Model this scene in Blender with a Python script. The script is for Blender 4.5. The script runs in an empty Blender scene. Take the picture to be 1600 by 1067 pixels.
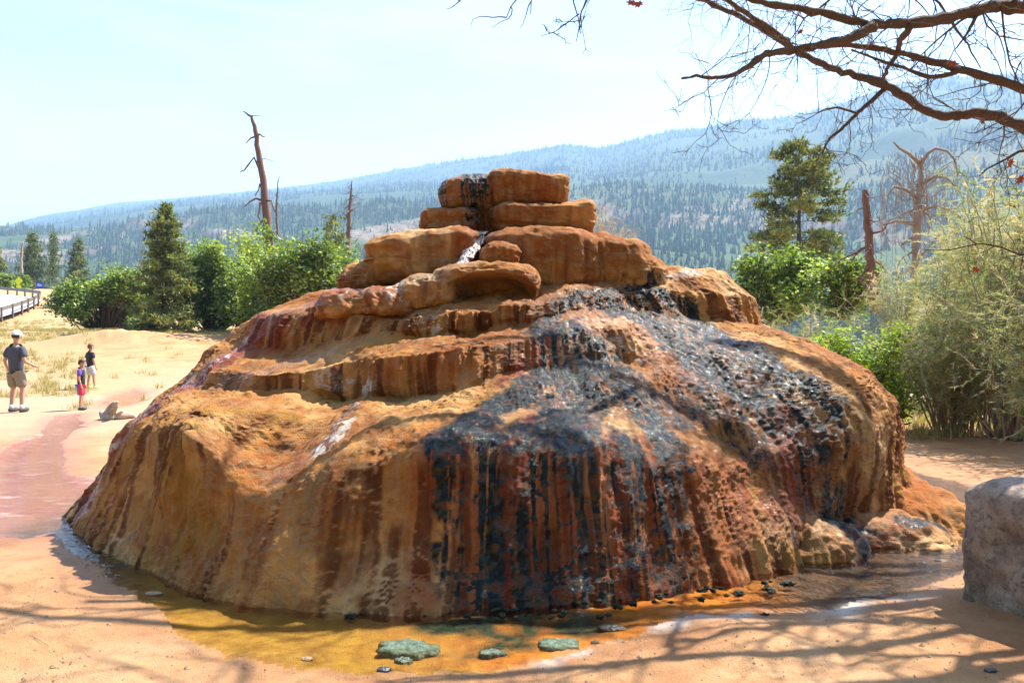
import bpy, math, random
import numpy as np
from mathutils import Vector, Matrix, Quaternion

# ------------------------------------------------------------------ camera, sky, sun, exposure
S = bpy.context.scene
C = S.collection
S.render.resolution_x, S.render.resolution_y = 1024, 682
S.render.engine = 'CYCLES'
S.view_settings.view_transform = 'Standard'
S.view_settings.look = 'None'
S.view_settings.exposure = EXPO = 1.74
S.view_settings.gamma = 1.0
S.view_settings.use_curve_mapping = False

EYE = 1.6
cam = bpy.data.cameras.new('camera'); cam_o = bpy.data.objects.new('camera', cam); C.objects.link(cam_o)
cam.lens = 27.0; cam.sensor_width = 36.0; cam.sensor_fit = 'HORIZONTAL'
cam.clip_start = 0.05; cam.clip_end = 60000
cam_o.location = (0, 0, EYE); cam_o.rotation_euler = (math.radians(90), 0, 0)
S.camera = cam_o

SUN = Vector((0.44, 0.345, 0.83)).normalized()
w = bpy.data.worlds.new('World'); S.world = w; w.use_nodes = True
wn = w.node_tree; wn.nodes.clear()
sky = wn.nodes.new('ShaderNodeTexSky'); sky.sky_type = 'NISHITA'; sky.sun_disc = False
sky.sun_elevation = math.asin(SUN.z); sky.sun_rotation = math.atan2(SUN.x, SUN.y)
sky.altitude = 2100; sky.air_density = 1.0; sky.dust_density = 2.6; sky.ozone_density = 1.0
bg = wn.nodes.new('ShaderNodeBackground'); bg.inputs['Strength'].default_value = 0.15
wo = wn.nodes.new('ShaderNodeOutputWorld')
# thin high cloud veil, whiter towards the horizon, as in the photographed sky
tc = wn.nodes.new('ShaderNodeTexCoord')
mp = wn.nodes.new('ShaderNodeMapping'); mp.inputs['Scale'].default_value = (1.6, 1.6, 7.0)
cn = wn.nodes.new('ShaderNodeTexNoise'); cn.inputs['Scale'].default_value = 2.2; cn.inputs['Detail'].default_value = 5; cn.inputs['Roughness'].default_value = 0.62
cr = wn.nodes.new('ShaderNodeValToRGB'); cr.color_ramp.elements[0].position = 0.44; cr.color_ramp.elements[0].color = (0.0,)*3+(1,); cr.color_ramp.elements[1].position = 0.78; cr.color_ramp.elements[1].color = (0.16,)*3+(1,)
cm = wn.nodes.new('ShaderNodeMix'); cm.data_type = 'RGBA'; cm.inputs[7].default_value = (5.4, 5.7, 6.0, 1)
wl = wn.links
wl.new(tc.outputs['Generated'], mp.inputs['Vector']); wl.new(mp.outputs['Vector'], cn.inputs['Vector'])
wl.new(cn.outputs['Fac'], cr.inputs['Fac']); sx = wn.nodes.new('ShaderNodeSeparateXYZ'); hr = wn.nodes.new('ShaderNodeMapRange'); hr.interpolation_type = 'SMOOTHSTEP'
for k, v in ((1, .02), (2, .34), (3, .38), (4, 0.)): hr.inputs[k].default_value = v
mx = wn.nodes.new('ShaderNodeMath'); mx.operation = 'ADD'; mx.use_clamp = True
wl.new(tc.outputs['Generated'], sx.inputs[0]); wl.new(sx.outputs[2], hr.inputs[0]); wl.new(hr.outputs[0], mx.inputs[0]); wl.new(cr.outputs['Color'], mx.inputs[1]); wl.new(mx.outputs[0], cm.inputs[0])
wl.new(sky.outputs['Color'], cm.inputs[6]); wl.new(cm.outputs[2], bg.inputs['Color']); wl.new(bg.outputs[0], wo.inputs['Surface'])

sl = bpy.data.lights.new('sun', 'SUN'); sl.energy = 5.0; sl.angle = math.radians(0.53); sl.color = (1.0, 0.955, 0.88)
so = bpy.data.objects.new('sun', sl); C.objects.link(so)
so.rotation_euler = (-SUN).to_track_quat('-Z', 'Y').to_euler()

# ------------------------------------------------------------------ helpers
def hash3(ix, iy, iz, seed):
    h = (ix.astype(np.uint32) * np.uint32(374761393)) ^ (iy.astype(np.uint32) * np.uint32(668265263)) ^ (iz.astype(np.uint32) * np.uint32(2246822519)) ^ np.uint32((seed * 3266489917) & 0xffffffff)
    h = (h ^ (h >> np.uint32(15))) * np.uint32(2246822519)
    h = (h ^ (h >> np.uint32(13))) * np.uint32(3266489917)
    return ((h ^ (h >> np.uint32(16))).astype(np.float64) * (2.0 / 4294967295.0) - 1.0)
def vnoise(x, y, z, seed=0):
    x, y, z = np.broadcast_arrays(np.asarray(x, float), np.asarray(y, float), np.asarray(z, float))
    fx, fy, fz = np.floor(x), np.floor(y), np.floor(z)
    ix, iy, iz = fx.astype(np.int64), fy.astype(np.int64), fz.astype(np.int64)
    tx, ty, tz = x - fx, y - fy, z - fz
    tx = tx*tx*tx*(tx*(tx*6-15)+10); ty = ty*ty*ty*(ty*(ty*6-15)+10); tz = tz*tz*tz*(tz*(tz*6-15)+10)
    def c(a, b, d): return hash3(ix+a, iy+b, iz+d, seed)
    x00 = c(0,0,0)*(1-tx)+c(1,0,0)*tx; x10 = c(0,1,0)*(1-tx)+c(1,1,0)*tx
    x01 = c(0,0,1)*(1-tx)+c(1,0,1)*tx; x11 = c(0,1,1)*(1-tx)+c(1,1,1)*tx
    return (x00*(1-ty)+x10*ty)*(1-tz) + (x01*(1-ty)+x11*ty)*tz
def fbm(x, y, z, o=4, seed=0, g=0.5, l=2.03):
    a, s, n = 1.0, 0.0, 0.0
    for k in range(o):
        s = s + a*vnoise(x, y, z, seed+k*17); n += a; a *= g
        x = x*l+3.1; y = y*l+1.7; z = z*l+5.3
    return s/n
def sstep(a, b, x):
    t = np.clip((x-a)/(b-a), 0, 1); return t*t*(3-2*t)
def polyd(P, poly):
    """distance of points P (N,D) to an open polyline, and where along it (0..1)"""
    P = np.asarray(P, float); poly = np.asarray(poly, float)
    best = np.full(len(P), 1e9); par = np.zeros(len(P)); n = len(poly)-1
    for i in range(n):
        a, b = poly[i], poly[i+1]; ab = b-a
        t = np.clip(((P-a)@ab)/max(ab@ab, 1e-9), 0, 1)
        d = np.linalg.norm(P-a-t[:, None]*ab, axis=1)
        m = d < best; best[m] = d[m]; par[m] = (i+t[m])/n
    return best, par
def sdpoly(P, poly):
    """signed distance to a closed 2D polygon, negative inside"""
    poly = np.asarray(poly, float); d, _ = polyd(P, np.vstack([poly, poly[:1]]))
    ins = np.zeros(len(P), bool); x, y = P[:, 0], P[:, 1]; n = len(poly)
    for i in range(n):
        (x1, y1), (x2, y2) = poly[i], poly[(i+1) % n]
        if y1 == y2: continue
        ins ^= ((y1 > y) != (y2 > y)) & (x < (x2-x1)*(y-y1)/(y2-y1)+x1)
    return np.where(ins, -d, d)
def mesh_np(name, V, Fq=None, Ft=None, smooth=True, attrs=None, mats=None, midx=None):
    """mesh from numpy arrays: quads Fq (M,4) and / or triangles Ft (M,3)"""
    me = bpy.data.meshes.new(name); V = np.asarray(V, np.float32)
    me.vertices.add(len(V)); me.vertices.foreach_set('co', V.ravel())
    lv, ls, lt, o = [], [], [], 0
    for Fa, k in ((Fq, 4), (Ft, 3)):
        if Fa is None or len(Fa) == 0: continue
        Fa = np.asarray(Fa, np.int32); lv.append(Fa.ravel()); ls.append(np.arange(len(Fa))*k+o); lt.append(np.full(len(Fa), k)); o += Fa.size
    lv = np.concatenate(lv); ls = np.concatenate(ls); lt = np.concatenate(lt)
    me.loops.add(len(lv)); me.loops.foreach_set('vertex_index', lv.astype(np.int32))
    me.polygons.add(len(ls)); me.polygons.foreach_set('loop_start', ls.astype(np.int32)); me.polygons.foreach_set('loop_total', lt.astype(np.int32))
    me.polygons.foreach_set('use_smooth', np.full(len(ls), smooth))
    for m in (mats or []): me.materials.append(m)
    if midx is not None: me.polygons.foreach_set('material_index', np.asarray(midx, np.int32))
    for k, a in (attrs or {}).items():
        at = me.attributes.new(k, 'FLOAT', 'POINT'); at.data.foreach_set('value', np.asarray(a, np.float32).ravel())
    me.update(calc_edges=True)
    return me
def grid_faces(nr, nc, wrap=False):
    i = np.arange(nr-1)[:, None]*nc; j = np.arange(nc if wrap else nc-1)[None, :]; j2 = (j+1) % nc
    return np.stack([i+j, i+j2, i+nc+j2, i+nc+j], -1).reshape(-1, 4)
def obj(name, me, parent=None, loc=None):
    o = bpy.data.objects.new(name, me); C.objects.link(o)
    if parent: o.parent = parent
    if loc is not None: o.location = loc
    return o
def empty(name, loc=(0, 0, 0)):
    o = bpy.data.objects.new(name, None); C.objects.link(o); o.location = loc; o.empty_display_size = 0.2; return o
def tag(o, label=None, cat=None, group=None, kind=None):
    if label: o['label'] = label
    if cat: o['category'] = cat
    if group: o['group'] = group
    if kind: o['kind'] = kind
    return o
class MB:
    """collects vertices and faces of several shapes into one mesh"""
    def __init__(s): s.V, s.Q, s.T, s.n = [], [], [], 0; s.A = []
    def add(s, V, Q=None, T=None, a=None):
        V = np.asarray(V, float).reshape(-1, 3)
        if Q is not None and len(Q): s.Q.append(np.asarray(Q)+s.n)
        if T is not None and len(T): s.T.append(np.asarray(T)+s.n)
        s.V.append(V); s.n += len(V); s.A.append(np.full(len(V), 0.5 if a is None else a) if np.isscalar(a) or a is None else np.asarray(a))
    def tube(s, pts, rad, k=6, cap=True):
        pts = np.asarray(pts, float); n = len(pts); rad = np.broadcast_to(np.asarray(rad, float), (n,))
        T = np.gradient(pts, axis=0); T /= np.linalg.norm(T, axis=1)[:, None]+1e-9
        up = np.array([0., 0, 1]) if abs(T[0, 2]) < .9 else np.array([1., 0, 0])
        u = np.cross(T[0], up); u /= np.linalg.norm(u); rings = []
        for i in range(n):
            u = u-T[i]*(u@T[i]); u /= np.linalg.norm(u)+1e-9; v = np.cross(T[i], u)
            a = np.arange(k)*2*math.pi/k
            rings.append(pts[i]+rad[i]*(np.cos(a)[:, None]*u+np.sin(a)[:, None]*v))
        V = np.concatenate(rings); Q = grid_faces(n, k, True); Tt = []
        if cap:
            V = np.vstack([V, pts[0], pts[-1]])
            for j in range(k):
                Tt.append((n*k, (j+1) % k, j)); Tt.append((n*k+1, (n-1)*k+j, (n-1)*k+(j+1) % k))
        s.add(V, Q, Tt)
    def box(s, c, size, R=None):
        V = np.array([(x, y, z) for x in (-.5, .5) for y in (-.5, .5) for z in (-.5, .5)])*np.asarray(size)
        if R is not None: V = V@np.asarray(R).T
        s.add(V+np.asarray(c), [(0, 1, 3, 2), (4, 6, 7, 5), (0, 4, 5, 1), (2, 3, 7, 6), (0, 2, 6, 4), (1, 5, 7, 3)])
    def build(s, name, mat, parent=None, smooth=True, attr=None, loc=None):
        me = mesh_np(name, np.concatenate(s.V), np.concatenate(s.Q) if s.Q else None, np.concatenate(s.T) if s.T else None, smooth, {attr: np.concatenate(s.A)} if attr else None, mat if isinstance(mat, list) else [mat])
        return obj(name, me, parent, loc)
class NT:
    """small node tree writer"""
    def __init__(s, name):
        s.m = bpy.data.materials.new(name); s.m.use_nodes = True; s.t = s.m.node_tree; s.t.nodes.clear()
        s.out = s.t.nodes.new('ShaderNodeOutputMaterial')
    def n(s, typ, **kw):
        nd = s.t.nodes.new('ShaderNode'+typ)
        for k, v in kw.items():
            if k.startswith('i_'):
                key = k[2:]; key = int(key) if key.isdigit() else key.replace('_', ' ')
                s.set(nd.inputs[key], v)
            else: setattr(nd, k, v)
        return nd
    def set(s, sock, v):
        if isinstance(v, bpy.types.NodeSocket): s.t.links.new(v, sock)
        elif isinstance(v, (tuple, list)) and len(v) == 3 and sock.type == 'RGBA': sock.default_value = (*v, 1)
        else: sock.default_value = v
    def attr(s, name): return s.n('Attribute', attribute_name=name).outputs['Fac']
    def pos(s): return s.n('NewGeometry').outputs['Position']
    def noise(s, scale, detail=4, rough=.55, vec=None, stretch=None, out='Fac', dist=0.):
        vec = vec or s.pos()
        if stretch: vec = s.n('Mapping', i_Vector=vec, i_Scale=stretch).outputs[0]
        return s.n('TexNoise', i_Vector=vec, i_Scale=scale, i_Detail=detail, i_Roughness=rough, i_Distortion=dist).outputs[out]
    def ramp(s, f, stops):
        r = s.n('ValToRGB', i_Fac=f); e = r.color_ramp.elements
        while len(e) < len(stops): e.new(0.5)
        for k, (p, c) in enumerate(stops):
            e[k].position = p; e[k].color = (*(c if isinstance(c, (tuple, list)) else (c, c, c)), 1)
        return r.outputs['Color']
    def mix(s, f, a, b, blend='MIX'):
        nd = s.n('Mix', data_type='RGBA', blend_type=blend); s.set(nd.inputs[0], f); s.set(nd.inputs[6], a); s.set(nd.inputs[7], b); return nd.outputs[2]
    def math(s, op, a, b=0., c=0.):
        nd = s.n('Math', operation=op); s.set(nd.inputs[0], a); s.set(nd.inputs[1], b); s.set(nd.inputs[2], c); return nd.outputs[0]
    def rng(s, v, a, b, c, d): return s.n('MapRange', i_Value=v, i_1=a, i_2=b, i_3=c, i_4=d).outputs[0]
    def bump(s, h, dist=.01, strength=1., normal=None):
        nd = s.n('Bump', i_Height=h, i_Distance=dist, i_Strength=strength)
        if normal: s.set(nd.inputs['Normal'], normal)
        return nd.outputs[0]
    def pbr(s, col, rough=.8, normal=None, **kw):
        b = s.n('BsdfPrincipled'); s.set(b.inputs['Base Color'], col); s.set(b.inputs['Roughness'], rough)
        if normal: s.set(b.inputs['Normal'], normal)
        for k, v in kw.items(): s.set(b.inputs[k.replace('_', ' ')], v)
        s.t.links.new(b.outputs[0], s.out.inputs['Surface']); return b
def simple(name, col, rough=.7, var=.25, scale=8, bump=0., bscale=30, **kw):
    t = NT(name); lo = tuple(c*(1-var) for c in col); hi = tuple(min(1, c*(1+var)) for c in col)
    n = t.bump(t.noise(bscale, 3), bump) if bump else None
    t.pbr(t.mix(t.noise(scale, 4), lo, hi), rough, n, **kw); return t.m

# ------------------------------------------------------------------ the travertine mound: control lines (azimuth deg, radius, height) about its axis
MX, MY = -0.05, 8.4
BASE = [(-180,4.0,0),(-120,4.2,0),(-90,4.35,0),(-73.5,4.22,0),(-61.6,4.05,0),(-46.1,3.89,0),(-34.6,3.93,0),(-26.9,3.99,0),(-22,4.03,0),(-14.8,3.98,0),(-8.5,3.83,0),(-2.2,3.74,0),(3.8,3.71,0),(8.9,3.66,0),(13.9,3.6,0),(21.2,3.47,0),(26.5,3.53,0),(34.3,3.56,0),(47.3,3.46,0),(54,3.62,0),(62,3.88,0),(75.3,4.05,0),(90,4.25,0),(120,4.3,0),(180,4.0,0)]
FOOT = [(-180,3.95,.3),(-90,4.2,.3),(-61,3.93,.28),(-46,3.73,.33),(-34.6,3.74,.36),(-26.9,3.84,.26),(-22,3.90,.3),(-14.8,3.80,.22),(-8.5,3.66,.22),(-2.2,3.66,.16),(3.8,3.63,.16),(13.9,3.52,.16),(21.2,3.38,.2),(26.5,3.42,.26),(34.3,3.42,.38),(43,3.36,.33),(50,3.46,.22),(57,3.70,.26),(64,3.84,.3),(75,3.92,.34),(90,3.98,.4),(120,4.0,.4),(180,3.95,.3)]
LINES = [BASE, FOOT,
 [(-180,3.6,1.0),(-90,3.62,.95),(-65,3.62,.93),(-52.1,3.60,.93),(-44.8,3.60,.96),(-39.3,3.66,.98),(-34.3,3.75,.975),(-30.7,3.75,.796),(-27.8,3.78,.625),(-24.5,3.65,.62),(-21.7,3.55,.701),(-15.9,3.5,.851),(-11.8,3.45,.916),(-6.9,3.4,.953),(-2.1,3.3,.977),(3.2,3.2,.943),(8.7,3.2,.917),(16.2,3.1,.848),(24.6,3.05,.726),(34,3.02,.69),(42,3.2,.76),(50,3.56,.84),(60,3.84,.84),(75,3.86,.85),(90,3.75,.9),(180,3.6,1.0)],
 [(-180,3.4,1.15),(-90,3.48,1.06),(-65,3.48,1.05),(-49.8,3.46,1.05),(-42.6,3.5,1.04),(-36.8,3.58,1.0),(-34.9,3.55,.884),(-33,3.45,.813),(-30.2,3.3,.775),(-27.5,3.2,.828),(-25,3.1,.962),(-20.9,3.0,1.08),(-13.5,2.95,1.109),(-7.9,2.95,1.114),(-2.6,2.9,1.135),(3.8,2.85,1.107),(10.4,2.85,1.103),(21.3,2.8,1.038),(34.1,2.8,1.01),(42,3.0,1.04),(50,3.44,1.1),(60,3.76,1.1),(75,3.78,1.1),(90,3.6,1.15),(180,3.4,1.15)],
 [(-180,3.2,1.3),(-90,3.35,1.15),(-65,3.34,1.14),(-55,3.34,1.12),(-44.6,3.4,1.09),(-41.2,3.5,1.06),(-38.1,3.4,1.078),(-35,3.25,1.091),(-31.3,3.12,1.034),(-29,3.0,.996),(-27,2.9,1.057),(-23.5,2.8,1.131),(-14.8,2.78,1.141),(-6.8,2.75,1.168),(-1,2.7,1.213),(6.3,2.65,1.232),(17.7,2.6,1.272),(30.9,2.6,1.258),(42,2.8,1.24),(50,3.22,1.28),(60,3.62,1.28),(75,3.64,1.28),(90,3.4,1.3),(180,3.2,1.3)],
 [(-180,3.0,1.45),(-90,3.2,1.3),(-65,3.2,1.26),(-59,3.18,1.22),(-52.2,3.12,1.2),(-46.1,3.0,1.208),(-40,2.85,1.195),(-37,2.72,1.19),(-34.5,2.5,1.125),(-32,2.48,1.119),(-28.5,2.55,1.163),(-18.9,2.6,1.162),(-9.7,2.6,1.204),(-1.1,2.5,1.312),(4.8,2.4,1.392),(14.2,2.3,1.464),(29,2.3,1.459),(42,2.5,1.45),(52,2.95,1.46),(62,3.38,1.45),(75,3.4,1.45),(90,3.1,1.5),(180,3.0,1.45)],
 [(-180,2.7,1.7),(-90,3.1,1.5),(-68,3.0,1.5),(-58.6,3.08,1.36),(-51.9,3.0,1.33),(-48.3,2.95,1.34),(-41,2.8,1.356),(-37.5,2.66,1.37),(-34.5,2.44,1.415),(-31.5,2.40,1.434),(-27.7,2.5,1.463),(-20.1,2.5,1.502),(-10.6,2.45,1.543),(-1.2,2.35,1.592),(5.2,2.25,1.644),(15.6,2.15,1.698),(33.5,2.1,1.73),(48,2.25,1.71),(57,2.55,1.71),(64,2.8,1.72),(75,2.82,1.72),(90,2.7,1.75),(180,2.7,1.7)],
 [(-180,2.4,1.8),(-90,2.85,1.65),(-68,2.85,1.6),(-60,2.64,1.52),(-54.4,2.5,1.516),(-46.9,2.4,1.535),(-38,2.25,1.608),(-29.9,2.1,1.674),(-22,2.15,1.645),(-10.2,2.1,1.671),(1.4,2.0,1.752),(9.4,1.95,1.781),(18.4,1.9,1.839),(41.2,1.85,1.912),(55,2.05,1.87),(65,2.5,1.76),(73.7,2.66,1.76),(90,2.6,1.8),(180,2.4,1.8)],
 [(-180,2.2,2.0),(-90,2.6,1.85),(-68,2.6,1.83),(-60,2.45,1.834),(-52,2.28,1.85),(-38.3,2.1,1.833),(-31.8,2.02,1.787),(-23.6,2.05,1.809),(-11.1,1.98,1.85),(1.5,1.9,1.901),(10.1,1.85,1.926),(23.8,1.8,1.985),(45.4,1.75,2.069),(56,1.9,2.08),(65,2.35,2.06),(73.7,2.56,2.07),(90,2.5,2.05),(180,2.2,2.0)],
 [(-180,1.8,2.15),(-90,2.1,2.1),(-70,2.05,2.06),(-55,1.95,1.96),(-38.3,1.8,1.923),(-17.4,1.72,1.958),(1.7,1.65,1.985),(12.1,1.6,2.03),(29.1,1.55,2.102),(50,1.5,2.2),(63,1.9,2.31),(73,2.18,2.35),(90,2.1,2.33),(180,1.8,2.15)],
 [(-180,.9,2.3),(-60,.9,2.2),(0,.9,2.15),(60,1.1,2.36),(90,1.1,2.36),(180,.9,2.3)]]
def mound_grid(ncf=1080, ncb=120, nr=430):
    th = np.concatenate([np.linspace(-105, 105, ncf, endpoint=False), np.linspace(105, 255, ncb, endpoint=False)])
    tq = (th+180) % 360-180
    def key(tab, k):
        a = np.array(tab); x = np.concatenate([a[:-1, 0]-360, a[:, 0], a[1:, 0]+360]); y = np.concatenate([a[:-1, k], a[:, k], a[1:, k]])
        fine = np.interp(np.arange(-360, 360, .5), x, y); kk = np.exp(-.5*(np.arange(-10, 11)/2.7)**2); kk /= kk.sum()
        fine = np.convolve(np.pad(fine, 10, mode='edge'), kk, 'valid'); return np.interp(tq, np.arange(-360, 360, .5), fine)
    Rk = np.array([key(t, 1) for t in LINES]); Zk = np.array([key(t, 2) for t in LINES])
    Rk = np.vstack([Rk[:1]+.05, Rk, np.zeros((1, len(th)))+.02]); Zk = np.vstack([Zk[:1]-.18, Zk, np.full((1, len(th)), 2.3)])
    Rk[3] += .12*sstep(-24, -14, tq)*sstep(50, 38, tq); Zk[3] += .015*sstep(-24, -14, tq)*sstep(50, 38, tq)
    for j in (6, 8): Rk[j] -= .07*sstep(-66, -56, tq)*sstep(8, 0, tq)
    # wobble of the lips so no terrace edge is a clean curve
    ca, sa = np.cos(np.radians(th)), np.sin(np.radians(th))
    for j in range(2, len(Rk)-2):
        wv = .05*vnoise(ca*9, sa*9, j*3.3, 5)+.03*vnoise(ca*24, sa*24, j*2.1, 6)
        Rk[j] += wv; Zk[j] += .02*vnoise(ca*13, sa*13, j*1.7, 7)
    wts = np.array([.5, 1.1, 2.4, 1.1, 1.3, .9, 1.6, .9, 1.5, .7, .7, .5])
    cum = np.concatenate([[0], np.cumsum(wts)]); cum /= cum[-1]
    s = np.linspace(0, 1, nr); sk = np.interp(s, cum, np.arange(len(cum)))
    j = np.minimum(sk.astype(int), len(Rk)-2); f = (sk-j)[:, None]
    R = Rk[j]*(1-f)+Rk[j+1]*f; Z = Zk[j]*(1-f)+Zk[j+1]*f
    def sm(A, sg):
        h = int(sg*2.6); kk = np.exp(-.5*(np.arange(-h, h+1)/sg)**2); kk /= kk.sum()
        P = np.pad(A, ((h, h), (0, 0)), mode='edge'); return sum(kk[q]*P[q:q+A.shape[0]] for q in range(2*h+1))
    wl_ = sstep(5.4, 4.4, sk)[:, None]
    R, Z = sm(R, 3.2)*(1-wl_)+sm(R, 8.)*wl_, sm(Z, 3.2)*(1-wl_)+sm(Z, 8.)*wl_
    X = MX+R*sa; Y = MY-R*ca
    return th, sk, np.stack([X, Y, Z], -1)
def grid_normals(G):
    du = np.roll(G, -1, 1)-np.roll(G, 1, 1); dv = np.gradient(G, axis=0)
    n = np.cross(du, dv); return n/(np.linalg.norm(n, axis=-1, keepdims=True)+1e-9)
th, sk, G = mound_grid()
nr_, nc_ = G.shape[:2]
N = grid_normals(G)
if N[nr_//2, 0, 2] < 0: N = -N
SKG = np.broadcast_to(sk[:, None], (nr_, nc_)); THG = np.broadcast_to(np.radians(th)[None, :], (nr_, nc_))
steep = sstep(.25, .8, 1-N[..., 2])
x, y, z = G[..., 0], G[..., 1], G[..., 2]
RR = np.hypot(x-MX, y-MY)
arc = THG*3.4
low = fbm(x*1.7, y*1.7, z*1.7, 3, 1)*.055
mid = fbm(x*6, y*6, z*6, 4, 2)*.032
wobx = .25*vnoise(x*2, y*2, z*2, 9)
fl1 = 1-np.abs(vnoise(arc*5.2+wobx, z*.7, 3.3, 11))*2
fl2 = 1-np.abs(vnoise(arc*13+wobx*2, z*1.1, 8.3, 12))*2
fl3 = fbm(arc*34, z*3.0, 1.3, 2, 13)
fm1 = np.clip(.55+.9*vnoise(x*1.4, y*1.4, z*1.4, 14), 0, 1.3)
flute = steep*(fm1*(fl1*.050+fl2*.030)*(1+.5*sstep(-28, -40, np.degrees(THG)))+fl3*.016)
grit = fbm(x*30, y*30, z*30, 3, 21)*.012
pop = np.clip(vnoise(x*52, y*52, z*52, 23), 0, 1)*.020*np.clip(.30+vnoise(x*4, y*4, z*4, 24), 0, 1)
Gd = G+N*(low+mid+flute+grit+pop)[..., None]
MG = Gd

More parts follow.
